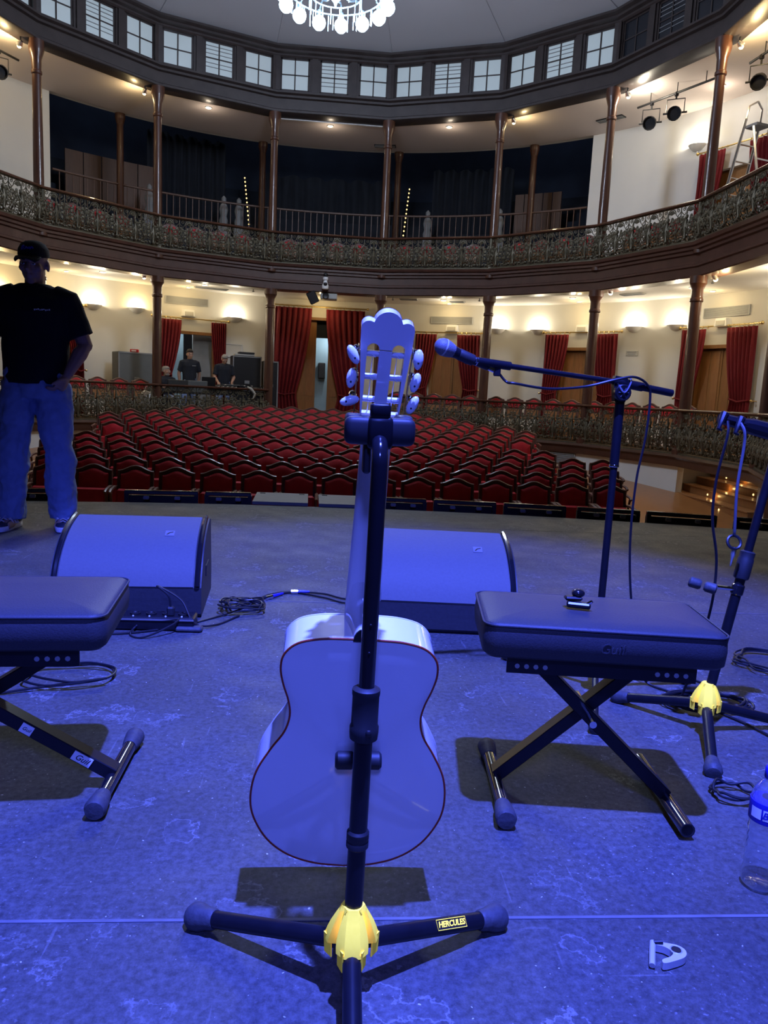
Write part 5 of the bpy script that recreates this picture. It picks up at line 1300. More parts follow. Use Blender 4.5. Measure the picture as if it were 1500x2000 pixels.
# ------------------------------------------------------------------ wedge floor monitors
def floor_monitor(name_label, c, w, rz):
    t = thing('floor_monitor', name_label, 'floor monitor', (c[0], c[1], 0), rz, 'wedge floor monitors')
    def arcp(k): # curved grille from front low edge to back top edge, local y forward from the audience is negative
        f = k/10; p0, p1, p2 = Vector((0.0, 0.135)), Vector((0.085, 0.335)), Vector((0.40, 0.375))
        return (p0*(1-f)**2+p1*2*f*(1-f)+p2*f*f)
    arc = [arcp(k) for k in range(11)]
    prof = [Vector((0.02, 0.0)), Vector((0.0, 0.02)), Vector((0.0, 0.135))]+arc[1:]+[Vector((0.46, 0.36)), Vector((0.53, 0.10)), Vector((0.53, 0.0))]
    m = MB(); m.loft([[(x, p.x, p.y) for p in prof] for x in (-w/2, w/2)]); m.build('cabinet', 'monblack', t, world=False, smooth=25)
    m = MB(); up = [(a+Vector((-0.55, 1.0)).normalized()*0.006) for a in arc]; x0 = w/2-0.035
    m.loft([[(x, p.x-0.002, p.y) for p in up]+[(x, p.x, p.y-0.003) for p in arc[::-1]] for x in (-x0, x0)]); g = m.build('speaker_grille', 'grillcloth', t, world=False, smooth=25)
    for s in (-1, 1):
        m = MB(); m.pipe([(s*(w/2-0.018), p.x-0.004, p.y+0.006) for p in arc], 0.012, 8); m.build('edge_rail', 'blackgloss', t, world=False)
        m = MB(); m.prism([(0.20, 0.14), (0.33, 0.14), (0.33, 0.19), (0.20, 0.19)], s*w/2-0.002, s*w/2+0.004, Matrix(((0, 0, 1, 0), (1, 0, 0, 0), (0, 1, 0, 0), (0, 0, 0, 1)))); m.build('handle_recess', 'black', t, world=False)
    # maker's plate: square with a slanted bar
    k = 6; p = (arc[k]+arc[k+1])/2; tn = (arc[k+1]-arc[k]).normalized(); nn = Vector((-tn.y, tn.x))
    M = Matrix(((1, 0, 0, w/2-0.16), (0, tn.x, nn.x, p.x+nn.x*0.008), (0, tn.y, nn.y, p.y+nn.y*0.008), (0, 0, 0, 1)))
    m = MB(); m.box((0, 0, 0), (0.042, 0.042, 0.004), M, bev=0.001); lp = m.build('logo_plate', 'plate', t, world=False)
    m = MB(); m.prism([(-0.014, -0.012), (-0.004, 0.004), (0.014, 0.011), (0.014, 0.006), (0.0, 0.0), (-0.008, -0.012)], 0.002, 0.003, M); m.build('logo', 'black', lp, world=False)
    return t
floor_monitor('black wedge floor monitor on the left, cables at its foot', (-0.815, 3.265, 0), 0.63, RD(3.5))
floor_monitor('black wedge floor monitor behind the guitar and right bench', (0.545, 3.14, 0), 0.62, RD(-4))

# ------------------------------------------------------------------ folding benches
def rounded_slab(m, w, d, z0, z1, rc, M, puff=0.006):
    def outline(k):
        o = []; x, y = w/2*1.0-k, d/2-k; r = max(0.004, rc-k)
        for cx, cy, a in ((x-r, y-r, 0), (-x+r, y-r, 90), (-x+r, -y+r, 180), (x-r, -y+r, 270)):
            for i in range(7): o.append((cx+r*cos(RD(a+15*i)), cy+r*sin(RD(a+15*i))))
        return o
    rings = []
    for k, z in ((0.012, z0), (0.0, z0+0.010), (-0.003, (z0+z1)/2), (0.0, z1-0.012), (0.004, z1-0.004), (0.012, z1), (0.05, z1+puff), (0.12, z1+puff*1.4)):
        rings.append([M @ Vector((x, y, z)) for x, y in outline(k)])
    m.loft(rings)
    return [M @ Vector((x, y, z1-0.005)) for x, y in outline(-0.001)]
def bench(label, c, rz, w, d, zt, feet, rot_tube, sticker):
    t = thing('bench', label, 'bench', (c[0], c[1], 0), rz, 'folding keyboard benches')
    I = Matrix.Identity(4)
    m = MB(); pipe = rounded_slab(m, w, d, zt-0.085, zt, 0.035, I); s = m.build('seat_cushion', 'leather', t, world=False, smooth=50)
    m = MB(); m.pipe(pipe, 0.0028, 6, closed=True); m.build('piping', 'leather', s, world=False)
    zf = zt-0.088
    for sy in (-1, 1):
        m = MB(); y = sy*(d/2-0.035)
        m.box((0, y, zf-0.02), (w-0.12, 0.004, 0.04)); m.box((0, y-sy*0.014, zf-0.002), (w-0.12, 0.028, 0.004)); r = m.build('seat_rail', 'blacksatin', t, world=False)
        for x in (-1, 1):
            for k in range(4):
                q = MB(); q.pipe([(x*(w/2-0.085-0.022*k), y-0.004, zf-0.022), (x*(w/2-0.085-0.022*k), y+0.004, zf-0.022)], 0.006, 8); q.build('bolt_hole', 'stonegrey', r, world=False)
    zt2 = zf-0.025; zb = 0.035
    for k, (xa, xb) in enumerate(((-feet*0.72, feet), (feet*0.72, -feet))):
        m = MB(); A = Vector((xa, 0, zt2)); B = Vector((xb, 0, zb)); e = (B-A); L = e.length; M = look(A, B, (0, 1, 0)); yo = 0.0
        y = -0.03+0.046*k
        m.box((0, 0, L/2), (0.044, 0.040, L) if abs((M.to_3x3() @ Vector((1, 0, 0))).y) > 0.5 else (0.032, 0.044, L), Matrix.Translation((0, y, 0)) @ M, bev=0.002)
        lg = m.build('cross_leg', 'blacksatin', t, world=False, smooth=0)
        if sticker and k == 0:
            for f, sz in ((0.62, 0.030), (0.86, 0.05)):
                q = MB(); q.box((0.0, 0, L*f), (0.024, 0.002, sz), Matrix.Translation((0, -0.0535, 0)) @ M); st = q.build('sticker', 'white', lg, world=False)
                tm = text_mesh('Guil', sz*0.42, 0.0003, 0.3); tm.materials.clear(); tm.materials.append(MATS['black'])
                c0 = A.lerp(B, f)+Vector((0, -0.0548, 0)); xx = (B-A).normalized(); xx = Vector((xx.x, 0, xx.z)); nn = Vector((0, -1, 0)); yy = nn.cross(xx)
                obj('lettering', tm, st, M=Matrix(((xx.x, yy.x, nn.x, c0.x), (xx.y, yy.y, nn.y, c0.y), (xx.z, yy.z, nn.z, c0.z), (0, 0, 0, 1))))
    m = MB(); f = feet*0.72/(feet*0.72+feet); zc = zt2+(zb-zt2)*f; m.pipe([(0, -0.1, zc), (0, 0.1, zc)], 0.009, 10); m.build('pivot_bolt', 'chrome', t, world=False)
    for sx in (-1, 1):
        x = sx*feet; R = Matrix.Translation((x, 0, 0.026)) @ Matrix.Rotation(rot_tube, 4, 'Z')
        m = MB()
        if sx > 0 and not sticker:   # this tube has lost its end cap: open hollow end
            m.lathe([(0.014, -0.185), (0.018, -0.187), (0.018, 0.17), (0.014, 0.17), (0.014, -0.185)], 14, M=R @ Matrix.Rotation(RD(-90), 4, 'X')); 
        else: m.pipe([R @ Vector((0, -0.165, 0)), R @ Vector((0, 0.165, 0))], 0.017, 14)
        tb = m.build('foot_tube', 'blackgloss', t, world=False)
        for sy in (-1, 1):
            if sx > 0 and not sticker: continue
            q = MB(); F = R @ Matrix.Translation((0, sy*0.155, 0)) @ Matrix.Rotation(RD(-90*sy), 4, 'X'); q.lathe([(0.018, -0.03), (0.021, -0.02), (0.0245, 0.015), (0.026, 0.035), (0.022, 0.045), (0.008, 0.047)], 14, M=F); q.build('rubber_foot', 'rubber', tb, world=False)
    tm = text_mesh('Guil', 0.034, 0.0012, 0.25); tm.materials.clear(); tm.materials.append(MATS['leather'])
    obj('lettering', tm, s, M=Matrix.Translation((0.01, -d/2-0.004, zt-0.045)) @ Matrix.Rotation(RD(90), 4, 'X'))
    return t
bench('black padded folding bench at the right with a small clip on its seat', (0.690, 1.815), RD(-7), 0.565, 0.315, 0.490, 0.212, RD(2), False)
bench('black padded folding bench at the left edge with white stickers on its legs', (-0.795, 1.85), RD(5), 0.62, 0.37, 0.485, 0.305, RD(-5), True)
t = thing('clip_tuner', 'small black clip-on tuner lying on the right bench seat', 'tuner', (0.645, 1.80, 0.497)); z = 0.502
m = MB(); m.box((0.645, 1.80, z+0.008), (0.058, 0.026, 0.014), rz=RD(-18), bev=0.004); m.build('clamp_bar', 'blacksatin', t)
m = MB(); m.box((0.635, 1.815, z+0.021), (0.044, 0.022, 0.010), rz=RD(-4), bev=0.004); m.build('clamp_arm', 'blacksatin', t)
m = MB(); m.ball((0.648, 1.818, z+0.033), (0.017, 0.015, 0.011), 12, 8); m.build('display_head', 'blackgloss', t)
m = MB(); m.pipe([(0.662, 1.79, z+0.012), (0.672, 1.782, z+0.022)], 0.004, 8); m.build('pivot', 'chrome', t)

# ------------------------------------------------------------------ microphone on a boom stand
def mic_stand():
    b = Vector((0.990, 2.54, 0)); t = thing('microphone_stand', 'tall black microphone stand with a boom arm reaching left', 'microphone stand', b)
    for k, f in enumerate(((0.867, 2.18), (0.751, 2.827), (1.367, 2.613))):
        d = (Vector((f[0], f[1], 0))-b).normalized(); m = MB(); p1 = b+d*0.38+Vector((0, 0, 0.02)); m.pipe([b+d*0.02+Vector((0, 0, 0.10)), p1], 0.011, 10); lg = m.build('leg', 'blacksatin', t)
        m = MB(); e = (p1-(b+Vector((0, 0, 0.10)))).normalized(); m.lathe([(0.012, -0.03), (0.017, -0.02), (0.021, 0.0), (0.018, 0.015), (0.008, 0.018)], 12, M=look(p1, p1+e)); m.build('rubber_foot', 'rubber', lg)
        if k == 2:
            q = b+d*0.28; q.z = 0.10-0.08*0.72; m = MB(); m.pipe([q-e*0.016, q+e*0.016], 0.0122, 10); m.build('green_tape', 'green', lg)
    m = MB(); m.lathe([(0.03, 0.06), (0.042, 0.08), (0.036, 0.13), (0.022, 0.15)], 12, M=Matrix.Translation(b)); m.build('hub', 'rubberdark', t)
    m = MB(); m.pipe([b+Vector((0, 0, 0.06)), b+Vector((0, 0, 0.93))], 0.0125, 14); m.build('lower_pole', 'blacksatin', t)
    m = MB(); m.pipe([b+Vector((0, 0, 0.80)), b+Vector((0, 0, 1.02))], 0.016, 14); m.build('upper_sleeve', 'blacksatin', t)
    m = MB(); m.lathe([(0.0165, 0), (0.0172, 0.002), (0.0172, 0.006), (0.0165, 0.008)], 12, M=Matrix.Translation(b+Vector((0, 0, 0.795)))); m.build('chrome_ring', 'chrome', t)
    pv = Vector((0.985, 2.54, 1.045)); L = Vector((0.540, 2.43, 1.112)); E = Vector((1.185, 2.58, 1.053)); C = Vector((0.972, 2.535, 1.080))
    m = MB(); m.prism([(-0.018, -0.03), (0.018, -0.03), (0.03, 0.03), (0.018, 0.05), (-0.022, 0.055), (-0.026, 0.03)], -0.014, 0.014, Matrix.Translation(pv) @ Matrix.Rotation(RD(90), 4, 'X')); m.build('swivel', 'blacksatin', t)
    m = MB(); m.lathe([(0.012, 0.0), (0.028, 0.004), (0.028, 0.022), (0.024, 0.026), (0.010, 0.024)], 18, M=look(pv+Vector((0, -0.012, 0)), pv+Vector((0, -1, 0.0)))); kn = m.build('locking_knob', 'blacksatin', t)
    m = MB(); 
    for q in range(6): m.pipe([pv+Vector((0.017*cos(q*pi/3), -0.038, 0.017*sin(q*pi/3))), pv+Vector((0.004*cos(q*pi/3), -0.038, 0.004*sin(q*pi/3)))], 0.002, 5)
    m.build('knob_rib', 'rubber', kn)
    m = MB(); m.pipe([L, C], 0.0085, 12); m.build('boom', 'blacksatin', t)
    m = MB(); m.pipe([C+(L-C)*0.03, C, C+(E-C)*0.45], [0.012, 0.0155, 0.0155], 12); m.build('boom_clamp', 'blacksatin', t)
    m = MB(); m.pipe([C+(E-C)*0.40, E], 0.0125, 14); m.build('boom_tail', 'blacksatin', t)
    m = MB(); m.pipe([L+(C-L)*-0.17, L+(C-L)*0.10], 0.0135, 12); m.build('boom_tip', 'blacksatin', t)
    m = MB(); m.pipe([L+(C-L)*-0.172, L+(C-L)*-0.166], 0.0142, 12); m.build('chrome_ring', 'chrome', t)
    m = MB(); q = L+(C-L)*0.0; m.box(q+Vector((0.0, 0, -0.022)), (0.022, 0.014, 0.03), bev=0.003); m.build('cable_hook', 'blacksatin', t)
    # clip that grips the microphone
    tip = Vector((0.347, 2.38, 1.157)); A = Vector((0.452, 2.41, 1.121))
    m = MB(); e = (tip-A).normalized(); m.lathe([(0.018, -0.005), (0.0185, 0.045), (0.016, 0.05)], 12, M=look(A, tip)); m.box(L+(C-L)*-0.185+Vector((-0.006, 0, 0.0)), (0.05, 0.02, 0.022), bev=0.005); m.build('microphone_clip', 'rubberdark', t)
    t2 = thing('microphone', 'black handheld vocal microphone with a grey mesh head on the boom', 'microphone', A)
    M = look(A-e*0.03, tip)
    m = MB(); m.lathe([(0.009, -0.035), (0.0115, -0.03), (0.013, 0.02), (0.0165, 0.075), (0.019, 0.095), (0.0195, 0.10)], 16, M=M); m.build('handle', 'blacksatin', t2)
    l = (tip-(A-e*0.03)).length
    m = MB(); m.lathe([(0.0185, 0.096), (0.0215, 0.102), (0.0255, 0.118), (0.0265, 0.128), (0.0265, 0.134), (0.0255, 0.142), (0.019, 0.154), (0.010, 0.160), (0.002, 0.161)], 18, M=M); m.build('mesh_head', 'micmesh', t2)
    m = MB(); m.lathe([(0.0268, 0.128), (0.0272, 0.130), (0.0268, 0.133)], 18, M=M); m.build('mesh_band', 'grille', t2)
    m = MB(); m.pipe([M @ Vector((0, 0, -0.035)), M @ Vector((0, 0, -0.07))], 0.009, 10); m.build('plug', 'chrome', t2)
    w = M @ Vector((0, 0, -0.07))
    cable('microphone_cable', [w, w+Vector((0.03, 0.0, -0.03)), (0.60, 2.42, 1.055), (0.72, 2.46, 1.045), (0.85, 2.5, 1.058), (0.95, 2.50, 1.085), (1.02, 2.51, 1.098), (1.08, 2.54, 1.075), (1.098, 2.55, 1.03), (1.095, 2.55, 0.9), (1.082, 2.56, 0.75), (1.085, 2.57, 0.55), (1.11, 2.58, 0.35), (1.16, 2.6, 0.15), (1.2, 2.6, 0.02), (1.26, 2.52, 0.006), (1.36, 2.44, 0.006)], 0.0042, 'black microphone cable drooping below the boom and down beside the stand')
    m = MB(); m.pipe(catmull([pv+Vector((-0.02, -0.03, 0.03)), pv+Vector((0.0, -0.045, 0.0)), pv+Vector((0.025, -0.03, 0.035)), pv+Vector((0.03, 0, 0.055))], 5), 0.003, 6); m.build('cable_tie', 'cablelight', t)
mic_stand()

# ------------------------------------------------------------------ water bottle and capo on the floor
def bottle():
    c = Vector((0.966, 1.440, 0)); t = thing('water_bottle', 'clear plastic water bottle with blue cap and label at the right edge', 'bottle', c)
    prof = [(0.012, 0.006), (0.030, 0.001), (0.037, 0.008), (0.0385, 0.02), (0.037, 0.03)]
    for k in range(7): prof += [(0.0365, 0.036+0.016*k), (0.0342, 0.044+0.016*k)]
    prof += [(0.036, 0.150), (0.0365, 0.155), (0.0365, 0.195), (0.0355, 0.205), (0.030, 0.222), (0.018, 0.238), (0.0135, 0.243), (0.0135, 0.262)]
    m = MB(); m.lathe(prof, 28, M=Matrix.Translation(c)); m.build('body', 'bottleplastic', t, smooth=60)
    m = MB(); m.lathe([(0.0145, 0.244), (0.0158, 0.246), (0.0158, 0.266), (0.014, 0.269), (0.002, 0.269)], 20, M=Matrix.Translation(c)); m.build('cap', 'gblue', t)
    m = MB(); m.lathe([(0.0372, 0.153), (0.0374, 0.154), (0.0374, 0.196), (0.0372, 0.197)], 28, M=Matrix.Translation(c)); lb = m.build('paper_label', 'gblue', t)
    a0 = atan2(-c.y, -c.x)
    def wrap(ang, z, r): return c+Vector((r*cos(a0+ang), r*sin(a0+ang), z))
    for u0, u1 in ((-0.22, 1.1), (-0.95, -0.32)):
        m = MB(); vs = []
        for i in range(9):
            for z in (0.163, 0.186): vs.append(wrap(u0+(u1-u0)*i/8, z, 0.0377))
        m.add(vs, [(2*i, 2*i+2, 2*i+3, 2*i+1) for i in range(8)]); m.build('white_panel', 'white', lb)
    tm = text_mesh('Bar', 0.021, 0.0002, 0.25, 0.0004)
    for v in tm.vertices:
        p = wrap(0.12+v.co.x/0.0378, 0.174+v.co.y, 0.0380+v.co.z); v.co = p-wloc(t)
    tm.materials.clear(); tm.materials.append(MATS['gblue']); obj('lettering', tm, lb)
bottle()
def capo():
    c = Vector((0.655, 1.228, 0)); t = thing('capo', 'silver metal guitar capo lying on the stage floor', 'capo', c)
    m = MB(); m.pipe(catmull([c+Vector((-0.030, -0.028, 0.008)), c+Vector((-0.018, 0.0, 0.012)), c+Vector((-0.008, 0.022, 0.016))], 5), 0.0055, 10); m.build('clamp_bar', 'silver', t)
    pl = [Vector(p) for p in ((-0.010, 0.024, 0), (0.008, 0.020, 0), (0.034, 0.012, 0), (0.044, -0.002, 0), (0.036, -0.018, 0), (0.012, -0.028, 0), (-0.010, -0.033, 0), (-0.010, -0.024, 0), (0.008, -0.017, 0), (0.018, -0.006, 0), (0.008, 0.008, 0), (-0.006, 0.014, 0))]
    cv = catmull(pl, 4, closed=True); m = MB(); m.prism([(p.x, p.y) for p in cv], 0.003, 0.017, Matrix.Translation(c)); m.build('frame', 'silver', t)
    m = MB(); m.lathe([(0.009, 0.017), (0.0105, 0.0185), (0.012, 0.017)], 14, M=Matrix.Translation(c+Vector((0.027, 0.0, 0)))); m.build('ring', 'silver', t)
    m = MB(); m.lathe([(0.002, 0.0172), (0.0088, 0.0176)], 14, M=Matrix.Translation(c+Vector((0.027, 0.0, 0)))); m.build('hollow', 'black', t)
    m = MB(); m.pipe([c+Vector((-0.008, 0.018, 0.018)), c+Vector((0.008, 0.016, 0.02))], 0.004, 8); m.build('spring', 'blacksatin', t)
capo()

# ------------------------------------------------------------------ footlight frames along the stage edge
def footlights():
    SEG = [(-3.25, -2.66), (-2.56, -2.08), (-1.70, -1.08), (-1.02, -0.62), (0.53, 0.96), (1.03, 1.60), (1.67, 2.23), (2.33, 2.88), (2.94, 3.53), (3.68, 4.3)]
    for k, (x0, x1) in enumerate(SEG):
        y0, y1 = edge_y(x0)-0.10, edge_y(x1)-0.10; c = Vector(((x0+x1)/2, (y0+y1)/2, 0)); t = thing('footlight_frame', 'low black metal frame along the front stage edge, %s from the left' % ORD[k], 'frame', (c.x, c.y, -0.15), 0, 'stage edge frames')
        a = Vector((x0, y0, 0.075)); b = Vector((x1, y1, 0.075)); ang = atan2(y1-y0, x1-x0); L = (b-a).length
        m = MB(); m.box((c.x, c.y, 0.06), (L, 0.06, 0.035), rz=ang, bev=0.006); m.build('top_bar', 'blackgloss', t)
        m = MB(); m.box((c.x, c.y+0.03, -0.02), (L*0.98, 0.02, 0.10), rz=ang); m.build('back_plate', 'black', t)
        for f in (0.03, 0.97):
            q = a.lerp(b, f); m = MB(); m.box((q.x, q.y, -0.05), (0.035, 0.06, 0.2), rz=ang); m.build('end_post', 'black', t)
        for f in (0.3, 0.72):
            q = a.lerp(b, f); m = MB(); m.box((q.x, q.y-0.03, 0.015), (0.05, 0.03, 0.03), rz=ang, bev=0.006); m.build('lamp_clip', 'stonegrey', t)
    for k, (x0, x1) in enumerate(((-0.60, -0.115), (-0.02, 0.46))):
        c = ((x0+x1)/2, 7.0, 0.015); t = thing('edge_cover', 'flat grey cover panel at the front stage edge, %s from the left' % ORD[k], 'panel', c, RD(1), 'stage edge covers'); w = x1-x0
        m = MB(); m.box((0, 0, 0), (w, 0.62, 0.03), bev=0.004); m.build('panel', 'edgecover', t, world=False)
        for s in (-1, 1):
            q = MB(); q.box((s*(w/2-0.06), 0.24, 0.017), (0.05, 0.03, 0.006), bev=0.002); q.build('finger_slot', 'black', t, world=False)
footlights()
# ------------------------------------------------------------------ people
def add_hand(mb, w, d, n, thumb, s=1.0, curl=0.6):
    """w wrist, d direction of the hand, n back-of-hand normal, thumb: unit vector to the thumb side"""
    w = Vector(w); d = Vector(d).normalized(); n = Vector(n); n = (n-d*n.dot(d)).normalized(); t = d.cross(n)
    if t.dot(Vector(thumb)) < 0: t = -t
    mb.pipe([w-d*0.02*s, w+d*0.02*s, w+d*0.05*s, w+d*0.09*s, w+d*0.10*s], [0.024*s, 0.026*s, 0.036*s, 0.038*s, 0.03*s], 10)
    for k, (o, l) in enumerate(((0.030, 0.070), (0.010, 0.080), (-0.010, 0.074), (-0.029, 0.058))):
        p = w+d*0.09*s+t*o*s; pts = [p-d*0.02*s]; a = 0.15; q = p.copy()
        for seg in (0.45, 0.3, 0.25):
            a += curl*0.75; q = q+(d*cos(a)-n*sin(a))*l*seg*s; pts.append(q.copy())
        mb.pipe(pts, [0.0105*s, 0.0098*s, 0.009*s, 0.0075*s], 7)
    p = w+d*0.035*s+t*0.026*s; e = (d*0.65+t*0.6-n*0.35).normalized(); f = (d*0.9+t*0.12-n*0.4).normalized()
    mb.pipe([p-e*0.012*s, p+e*0.035*s, p+e*0.035*s+f*0.03*s, p+e*0.035*s+f*0.052*s], [0.014*s, 0.012*s, 0.0105*s, 0.008*s], 7)
def ell(c, rx, ry, n=18): return [Vector((c[0]+rx*cos(2*pi*k/n), c[1]+ry*sin(2*pi*k/n), c[2])) for k in range(n)]
def remesh(o, vox, it=3):
    r = o.modifiers.new('surface', 'REMESH'); r.mode = 'VOXEL'; r.voxel_size = vox; r.use_smooth_shade = True
    s = o.modifiers.new('smooth', 'SMOOTH'); s.factor = 0.5; s.iterations = it
def wrinkle(o, strength, size):
    tx = bpy.data.textures.new('folds', 'CLOUDS'); tx.noise_scale = size; tx.noise_depth = 1
    d = o.modifiers.new('folds', 'DISPLACE'); d.texture = tx; d.strength = strength; d.mid_level = 0.5
def person(label, loc, rz, J, shirt='tshirt', trousers='jeans', hair='short', haircol='hairdark', scale=1.0, vox=0.011, stocky=1.0, glasses=False, beard=None, hands=((0, -1, 0), (0, -1, 0)), logo=False, cap=False):
    t = thing('person', label, 'person', loc, rz); t.scale = (scale,)*3
    V = {k: Vector(v) for k, v in J.items() if k != 'head_rot'}
    HM = Matrix.Translation(V['head']) @ Matrix.Rotation(RD(J['head_rot'][0]), 4, 'Z') @ Matrix.Rotation(RD(J['head_rot'][1]), 4, 'X')
    # continuous body
    b = MB(); k = stocky
    sp = [V['pelvis'], V['pelvis'].lerp(V['neck'], 0.35), V['pelvis'].lerp(V['neck'], 0.7), V['pelvis'].lerp(V['neck'], 0.9), V['neck']]
    b.loft([ell(p, rx*k, ry*k) for p, rx, ry in zip(sp, (0.16, 0.145, 0.17, 0.15, 0.06), (0.11, 0.10, 0.11, 0.09, 0.055))])
    b.pipe([V['neck']+Vector((0, 0.01, -0.05)), V['neck'], V['head']+Vector((0, 0.02, -0.06))], [0.066*k**0.5, 0.058*k**0.5, 0.055*k**0.5], 12)
    b.ball((0, 0.012, 0.025), (0.077, 0.097, 0.088), 16, 12, HM); b.ball((0, -0.022, -0.045), (0.064, 0.072, 0.086), 14, 10, HM)
    b.ball((0, -0.068, -0.105), (0.030, 0.026, 0.024), 10, 8, HM); b.ball((0, -0.082, 0.014), (0.052, 0.022, 0.015), 10, 6, HM)
    b.pipe([HM @ Vector(p) for p in ((0, -0.085, 0.012), (0, -0.104, -0.015), (0, -0.119, -0.036), (0, -0.098, -0.047))], [0.010, 0.013, 0.017, 0.013], 8)
    b.ball((0, -0.090, -0.072), (0.024, 0.014, 0.010), 8, 6, HM); b.ball((0, -0.088, -0.083), (0.02, 0.013, 0.008), 8, 6, HM)
    for s in (-1, 1):
        b.ball((s*0.079, 0.012, -0.022), (0.012, 0.022, 0.034), 8, 6, HM); b.ball((s*0.045, -0.062, -0.032), (0.024, 0.026, 0.024), 8, 6, HM)
        S = 'l' if s > 0 else 'r'
        sh, el_, wr = V['sh_'+S], V['el_'+S], V['wr_'+S]
        b.pipe([sh, sh.lerp(el_, 0.5), el_, el_.lerp(wr, 0.3), wr], [0.056*k, 0.05*k, 0.043*k, 0.044*k, 0.029], 10); b.ball(el_, 0.044*k, 10, 6)
        hd = Vector(hands[0 if s > 0 else 1]); nrm = Vector((s, 0.2, 0.25)) if abs(hd.x) < 0.8 else Vector((0, 0, 1))
        add_hand(b, wr+(wr-el_).normalized()*0.01, hd, nrm, (-s*0.2, -1, 0.2) if abs(hd.z) > 0.5 else (-s, 0, 0.4))
        hp, kn, an = V['hip_'+S], V['kn_'+S], V['an_'+S]
        b.pipe([hp+Vector((0, 0, 0.04)), hp.lerp(kn, 0.5), kn, kn.lerp(an, 0.35), an], [0.09*k, 0.075*k, 0.056, 0.056, 0.038], 10)
        b.pipe([an+Vector((0, 0.04, -0.04)), an+Vector((0, -0.06, -0.05)), an+Vector((0, -0.15, -0.06))], [0.035, 0.04, 0.03], 10)
    o = b.build('body', 'skin', t, world=False); remesh(o, vox if vox > 0.008 else 0.0065, 2)
    for s in (-1, 1):
        e = MB(); e.ball((s*0.031, -0.0915, -0.008), (0.012, 0.006, 0.0065), 10, 6, HM); e.build('eye', 'white', t, world=False)
        e = MB(); e.ball((s*0.031, -0.0965, -0.008), (0.005, 0.003, 0.005), 8, 6, HM); e.build('iris', 'hairdark', t, world=False)
        e = MB(); e.pipe([HM @ Vector((s*x, y, z)) for x, y, z in ((0.014, -0.103, 0.014), (0.032, -0.102, 0.020), (0.050, -0.090, 0.014))], [0.004, 0.005, 0.003], 6); e.build('eyebrow', haircol if haircol != 'hairgrey' else 'stonegrey', t, world=False)
    # shirt with sleeves
    m = MB()
    sp = [V['pelvis']+Vector((0, 0, -0.065)), V['pelvis'].lerp(V['neck'], 0.15), V['pelvis'].lerp(V['neck'], 0.45), V['pelvis'].lerp(V['neck'], 0.7), V['pelvis'].lerp(V['neck'], 0.86), V['pelvis'].lerp(V['neck'], 0.97), V['neck']+Vector((0, 0.005, 0.012))]
    m.loft([ell(p, rx*k, ry*k, 22) for p, rx, ry in zip(sp, (0.178, 0.178, 0.180, 0.200, 0.195, 0.13, 0.082), (0.135, 0.135, 0.132, 0.135, 0.118, 0.085, 0.072))])
    for S in 'lr':
        sh, el_ = V['sh_'+S], V['el_'+S]; d = 1 if S == 'l' else -1
        m.pipe([sh+Vector((-0.07*d, 0, 0.01)), sh, sh.lerp(el_, 0.4), sh.lerp(el_, 0.80)], [0.075*k, 0.074*k, 0.072*k, 0.071*k], 14)
    o = m.build('t_shirt', shirt, t, world=False); remesh(o, vox, 3); wrinkle(o, 0.012, 0.11)
    if logo:
        q = MB(); c = V['pelvis'].lerp(V['neck'], 0.70)
        for i in range(9): q.box((c.x+0.035+0.0105*i, c.y-0.148*k, c.z+0.005+0.002*(i % 3)), (0.007, 0.006, 0.006 if i % 2 else 0.009))
        q.build('chest_print', 'plaster', t, world=False)
    # trousers
    m = MB(); p = V['pelvis']
    m.loft([ell(p+Vector((0, 0, z)), rx*k, ry*k, 20) for z, rx, ry in ((0.06, 0.162, 0.120), (0.0, 0.172, 0.128), (-0.10, 0.178, 0.130), (-0.16, 0.165, 0.115))])
    for S in 'lr':
        hp, kn, an = V['hip_'+S], V['kn_'+S], V['an_'+S]
        m.pipe([hp+Vector((0, 0, 0.02)), hp.lerp(kn, 0.35), hp.lerp(kn, 0.7), kn, kn.lerp(an, 0.3), kn.lerp(an, 0.65), an+Vector((0, 0, 0.035)), an+Vector((0, 0, -0.03))], [0.105*k, 0.100*k, 0.088*k, 0.082*k, 0.083*k, 0.080*k, 0.080*k, 0.076*k], 14)
    o = m.build('trousers', trousers, t, world=False); remesh(o, vox, 3); wrinkle(o, 0.034, 0.10); wrinkle(o, 0.012, 0.035)
    # shoes
    for S in 'lr':
        an = V['an_'+S]; sgn = 1 if S == 'l' else -1; F = Matrix.Translation((an.x, an.y, an.z-0.09)) @ Matrix.Rotation(RD(10*sgn), 4, 'Z')
        out = [(0.0, 0.085), (0.032, 0.075), (0.040, 0.03), (0.036, -0.04), (0.046, -0.11), (0.044, -0.16), (0.028, -0.195), (0.0, -0.205), (-0.03, -0.19), (-0.044, -0.15), (-0.043, -0.10), (-0.034, -0.04), (-0.038, 0.03), (-0.03, 0.075)]
        m = MB(); m.loft([[F @ Vector((x*q, y*q, z)) for x, y in out] for z, q in ((0.002, 0.98), (0.006, 1.04), (0.030, 1.05), (0.036, 1.0))]); so = m.build('shoe', 'shoewhite', t, world=False, smooth=50)
        m = MB(); m.loft([[F @ Vector((x*qx, (y+0.05)*qy-0.05+dy, z+max(0, -y-0.02)*dz)) for x, y in out] for z, qx, qy, dy, dz in ((0.034, 0.99, 0.99, 0, 0), (0.055, 0.97, 0.96, 0.004, -0.02), (0.075, 0.86, 0.85, 0.018, -0.10), (0.098, 0.72, 0.55, 0.035, -0.2), (0.112, 0.66, 0.42, 0.045, -0.2))]); m.build('shoe_upper', 'shoe', so, world=False, smooth=60)
